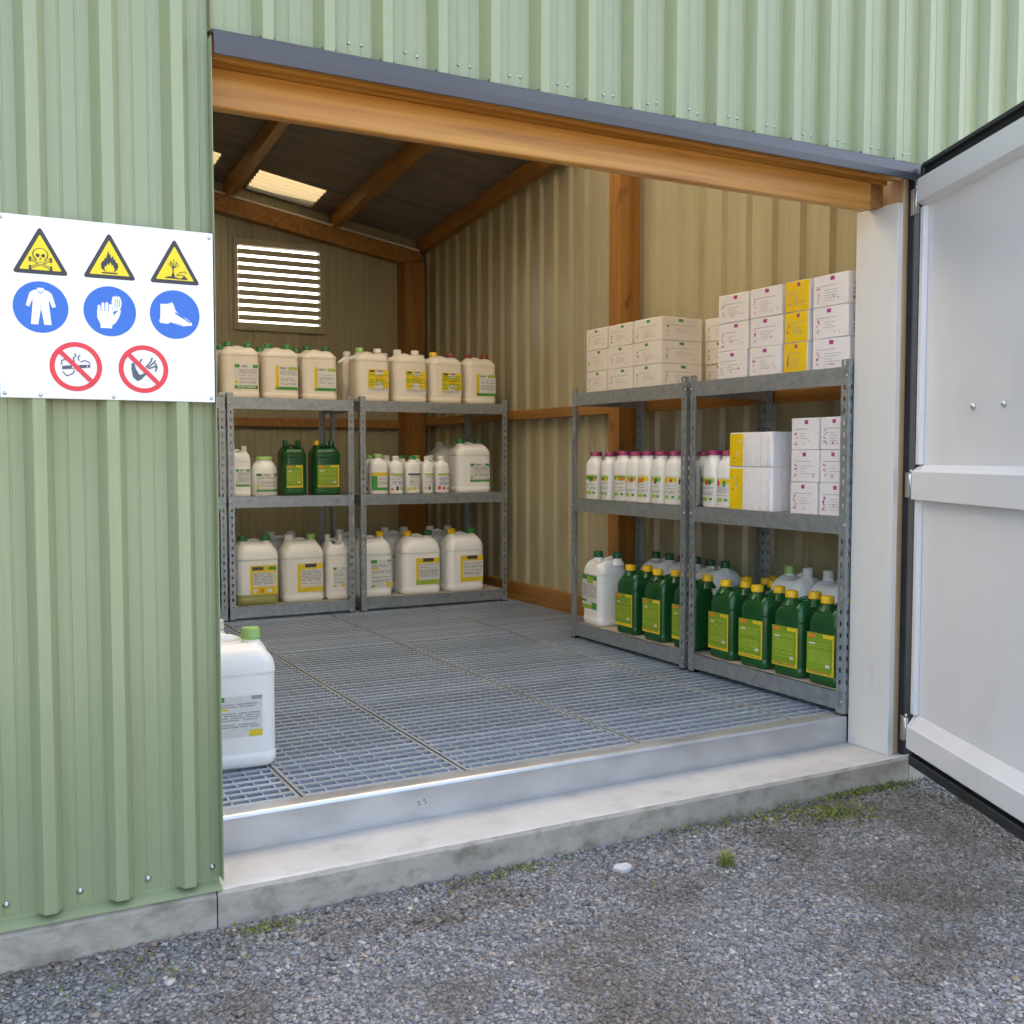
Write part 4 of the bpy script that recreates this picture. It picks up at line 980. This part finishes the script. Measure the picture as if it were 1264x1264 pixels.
# ------------------------------------------------------------------ gravel, moss, weeds
def stones(n, seed, x0, x1, y0, y1, r0, r1, name, mt, zoff=0.0, dens=None):
    rs = np.random.RandomState(seed)
    iv = np.array([(i, j, k) for k in (-1, 1) for j in (-1, 1) for i in (-1, 1)], float) * .72
    fi_ = np.array([(0, 2, 3), (0, 3, 1), (4, 5, 7), (4, 7, 6), (0, 1, 5), (0, 5, 4), (2, 6, 7), (2, 7, 3), (0, 4, 6), (0, 6, 2), (1, 3, 7), (1, 7, 5)])
    x = rs.uniform(x0, x1, n); y = rs.uniform(y0, y1, n)
    if dens is not None: keep = rs.rand(n) < dens(x, y); x = x[keep]; y = y[keep]; n = len(x)
    r = r0 + (r1 - r0) * rs.rand(n) ** 2.2
    sc_ = np.stack([rs.uniform(.7, 1.45, n), rs.uniform(.6, 1.1, n), rs.uniform(.3, .62, n)], 1) * r[:, None]
    V = iv[None] * (1 + rs.uniform(-.42, .30, (n, 8, 3))) * sc_[:, None, :]
    a = rs.uniform(0, 2 * pi, n); bt = rs.normal(0, .35, n)
    cb, sb = np.cos(bt)[:, None], np.sin(bt)[:, None]
    Y = V[:, :, 1] * cb - V[:, :, 2] * sb; Z = V[:, :, 1] * sb + V[:, :, 2] * cb; X = V[:, :, 0]
    ca, sa = np.cos(a)[:, None], np.sin(a)[:, None]
    W = np.stack([X * ca - Y * sa + x[:, None], X * sa + Y * ca + y[:, None], Z + GZ + zoff + rs.uniform(-.1, .5, n)[:, None] * r[:, None] * .6], 2)
    me = bpy.data.meshes.new(name); nv = n * 8; nf = n * 12
    me.vertices.add(nv); me.vertices.foreach_set('co', W.astype(np.float32).ravel())
    F = (fi_[None] + (np.arange(n) * 8)[:, None, None]).reshape(-1, 3)
    me.loops.add(nf * 3); me.loops.foreach_set('vertex_index', F.astype(np.int32).ravel())
    me.polygons.add(nf); me.polygons.foreach_set('loop_start', (np.arange(nf) * 3).astype(np.int32)); me.polygons.foreach_set('loop_total', np.full(nf, 3, np.int32))
    me.update(calc_edges=True); me.materials.append(M[mt])
    return tag(link(name, me), kind='stuff')
stones(150000, 5, -.4, 4.1, 1.2, 2.90, .0035, .0098, 'gravel', 'gravel_stone')
stones(7000, 6, -.9, 4.6, 2.40, 2.898, .005, .014, 'loose_gravel', 'gravel_stone', .003, lambda x, y: .25 + .75 * np.clip((y - 2.55) / .35, 0, 1))

m = MB(); rs = random.Random(9)
def white_stone():
    v = []; n = 9
    for k, (s_, z) in enumerate(((1, -.004), (1.0, .008), (.7, .014))):
        for i in range(n):
            a = 2 * pi * i / n; r = (.032 + .007 * sin(i * 2.3)) * s_
            v.append((1.865 + r * 1.05 * cos(a), 2.703 + r * .75 * sin(a), GZ + .006 + z))
    F = [(j * n + i, j * n + (i + 1) % n, (j + 1) * n + (i + 1) % n, (j + 1) * n + i) for j in range(2) for i in range(n)] + [tuple(range(2 * n, 3 * n))]
    m.add(v, F, 'stone_white', False)
white_stone(); tag(m.build('flat_stone'), 'flat pale stone lying on the gravel near the kerb', 'stone')

def moss(patches, seed):
    m = MB(); R = random.Random(seed)
    for (cx, cy, sx, sy, n) in patches:
        for _ in range(n):
            x, y = R.gauss(cx, sx), min(2.902, R.gauss(cy, sy)); z = GZ + R.uniform(.004, .018); r = R.uniform(.002, .005); a = R.uniform(0, pi)
            d = (cos(a) * r, sin(a) * r); t = (R.uniform(-.006, .006), R.uniform(-.006, .006))
            m.add([(x - d[0], y - d[1], z), (x + d[0], y + d[1], z), (x + t[0] + d[0] * .5, y + t[1] + d[1] * .5, z + R.uniform(.004, .012)), (x + t[0] - d[0] * .5, y + t[1] - d[1] * .5, z + R.uniform(.004, .012))], [(0, 1, 2, 3)], 'moss')
    tag(m.build('moss'), 'moss', None, kind='stuff')
moss([(2.78, 2.78, .11, .05, 330), (2.70, 2.84, .14, .03, 160), (3.08, 2.885, .10, .015, 260), (2.92, 2.70, .08, .05, 120), (.75, 2.82, .05, .02, 120), (1.50, 2.84, .12, .02, 160), (3.30, 2.87, .08, .025, 130), (.42, 2.72, .12, .05, 60), (2.35, 2.87, .2, .02, 150)], 4)
def tuft(label, cx, cy, n, h, spread, seed):
    m = MB(); R = random.Random(seed)
    for _ in range(n):
        a = R.uniform(0, 2 * pi); q = R.uniform(0, spread); x, y = cx + q * cos(a), cy + q * sin(a); l = h * R.uniform(.5, 1); w_ = .0016
        b_ = R.uniform(0, 2 * pi); lean = R.uniform(.2, 1.0)
        dx, dy = cos(b_) * lean * l, sin(b_) * lean * l; px, py = -sin(b_) * w_, cos(b_) * w_
        z = GZ + .004
        P = [(x - px, y - py, z), (x + px, y + py, z), (x + dx * .4 + px, y + dy * .4 + py, z + l * .7), (x + dx * .4 - px, y + dy * .4 - py, z + l * .7), (x + dx, y + dy, z + l * .85)]
        m.add(P, [(0, 1, 2, 3), (3, 2, 4)], 'grass')
    tag(m.build('grass_tuft'), label, 'grass')
tuft('small grass tuft growing alone in the gravel', 2.179, 2.571, 90, .055, .03, 1)
tuft('low green weed growing in moss before the kerb', 2.84, 2.75, 120, .028, .06, 2)
m = MB(); R = random.Random(14)
for _ in range(150):
    x = R.uniform(.1, 3.2); y = 2.9 - abs(R.gauss(0, .16)); z = GZ + .014; r = R.uniform(.003, .009); a = R.uniform(0, pi)
    m.add([(x - r * cos(a), y - r * sin(a), z), (x + r * .4 * sin(a), y - r * .4 * cos(a), z + .004), (x + r * cos(a), y + r * sin(a), z + .002), (x - r * .4 * sin(a), y + r * .4 * cos(a), z + .005)], [(0, 1, 2, 3)], 'leaf_dry')
tag(m.build('leaf_litter'), kind='stuff')
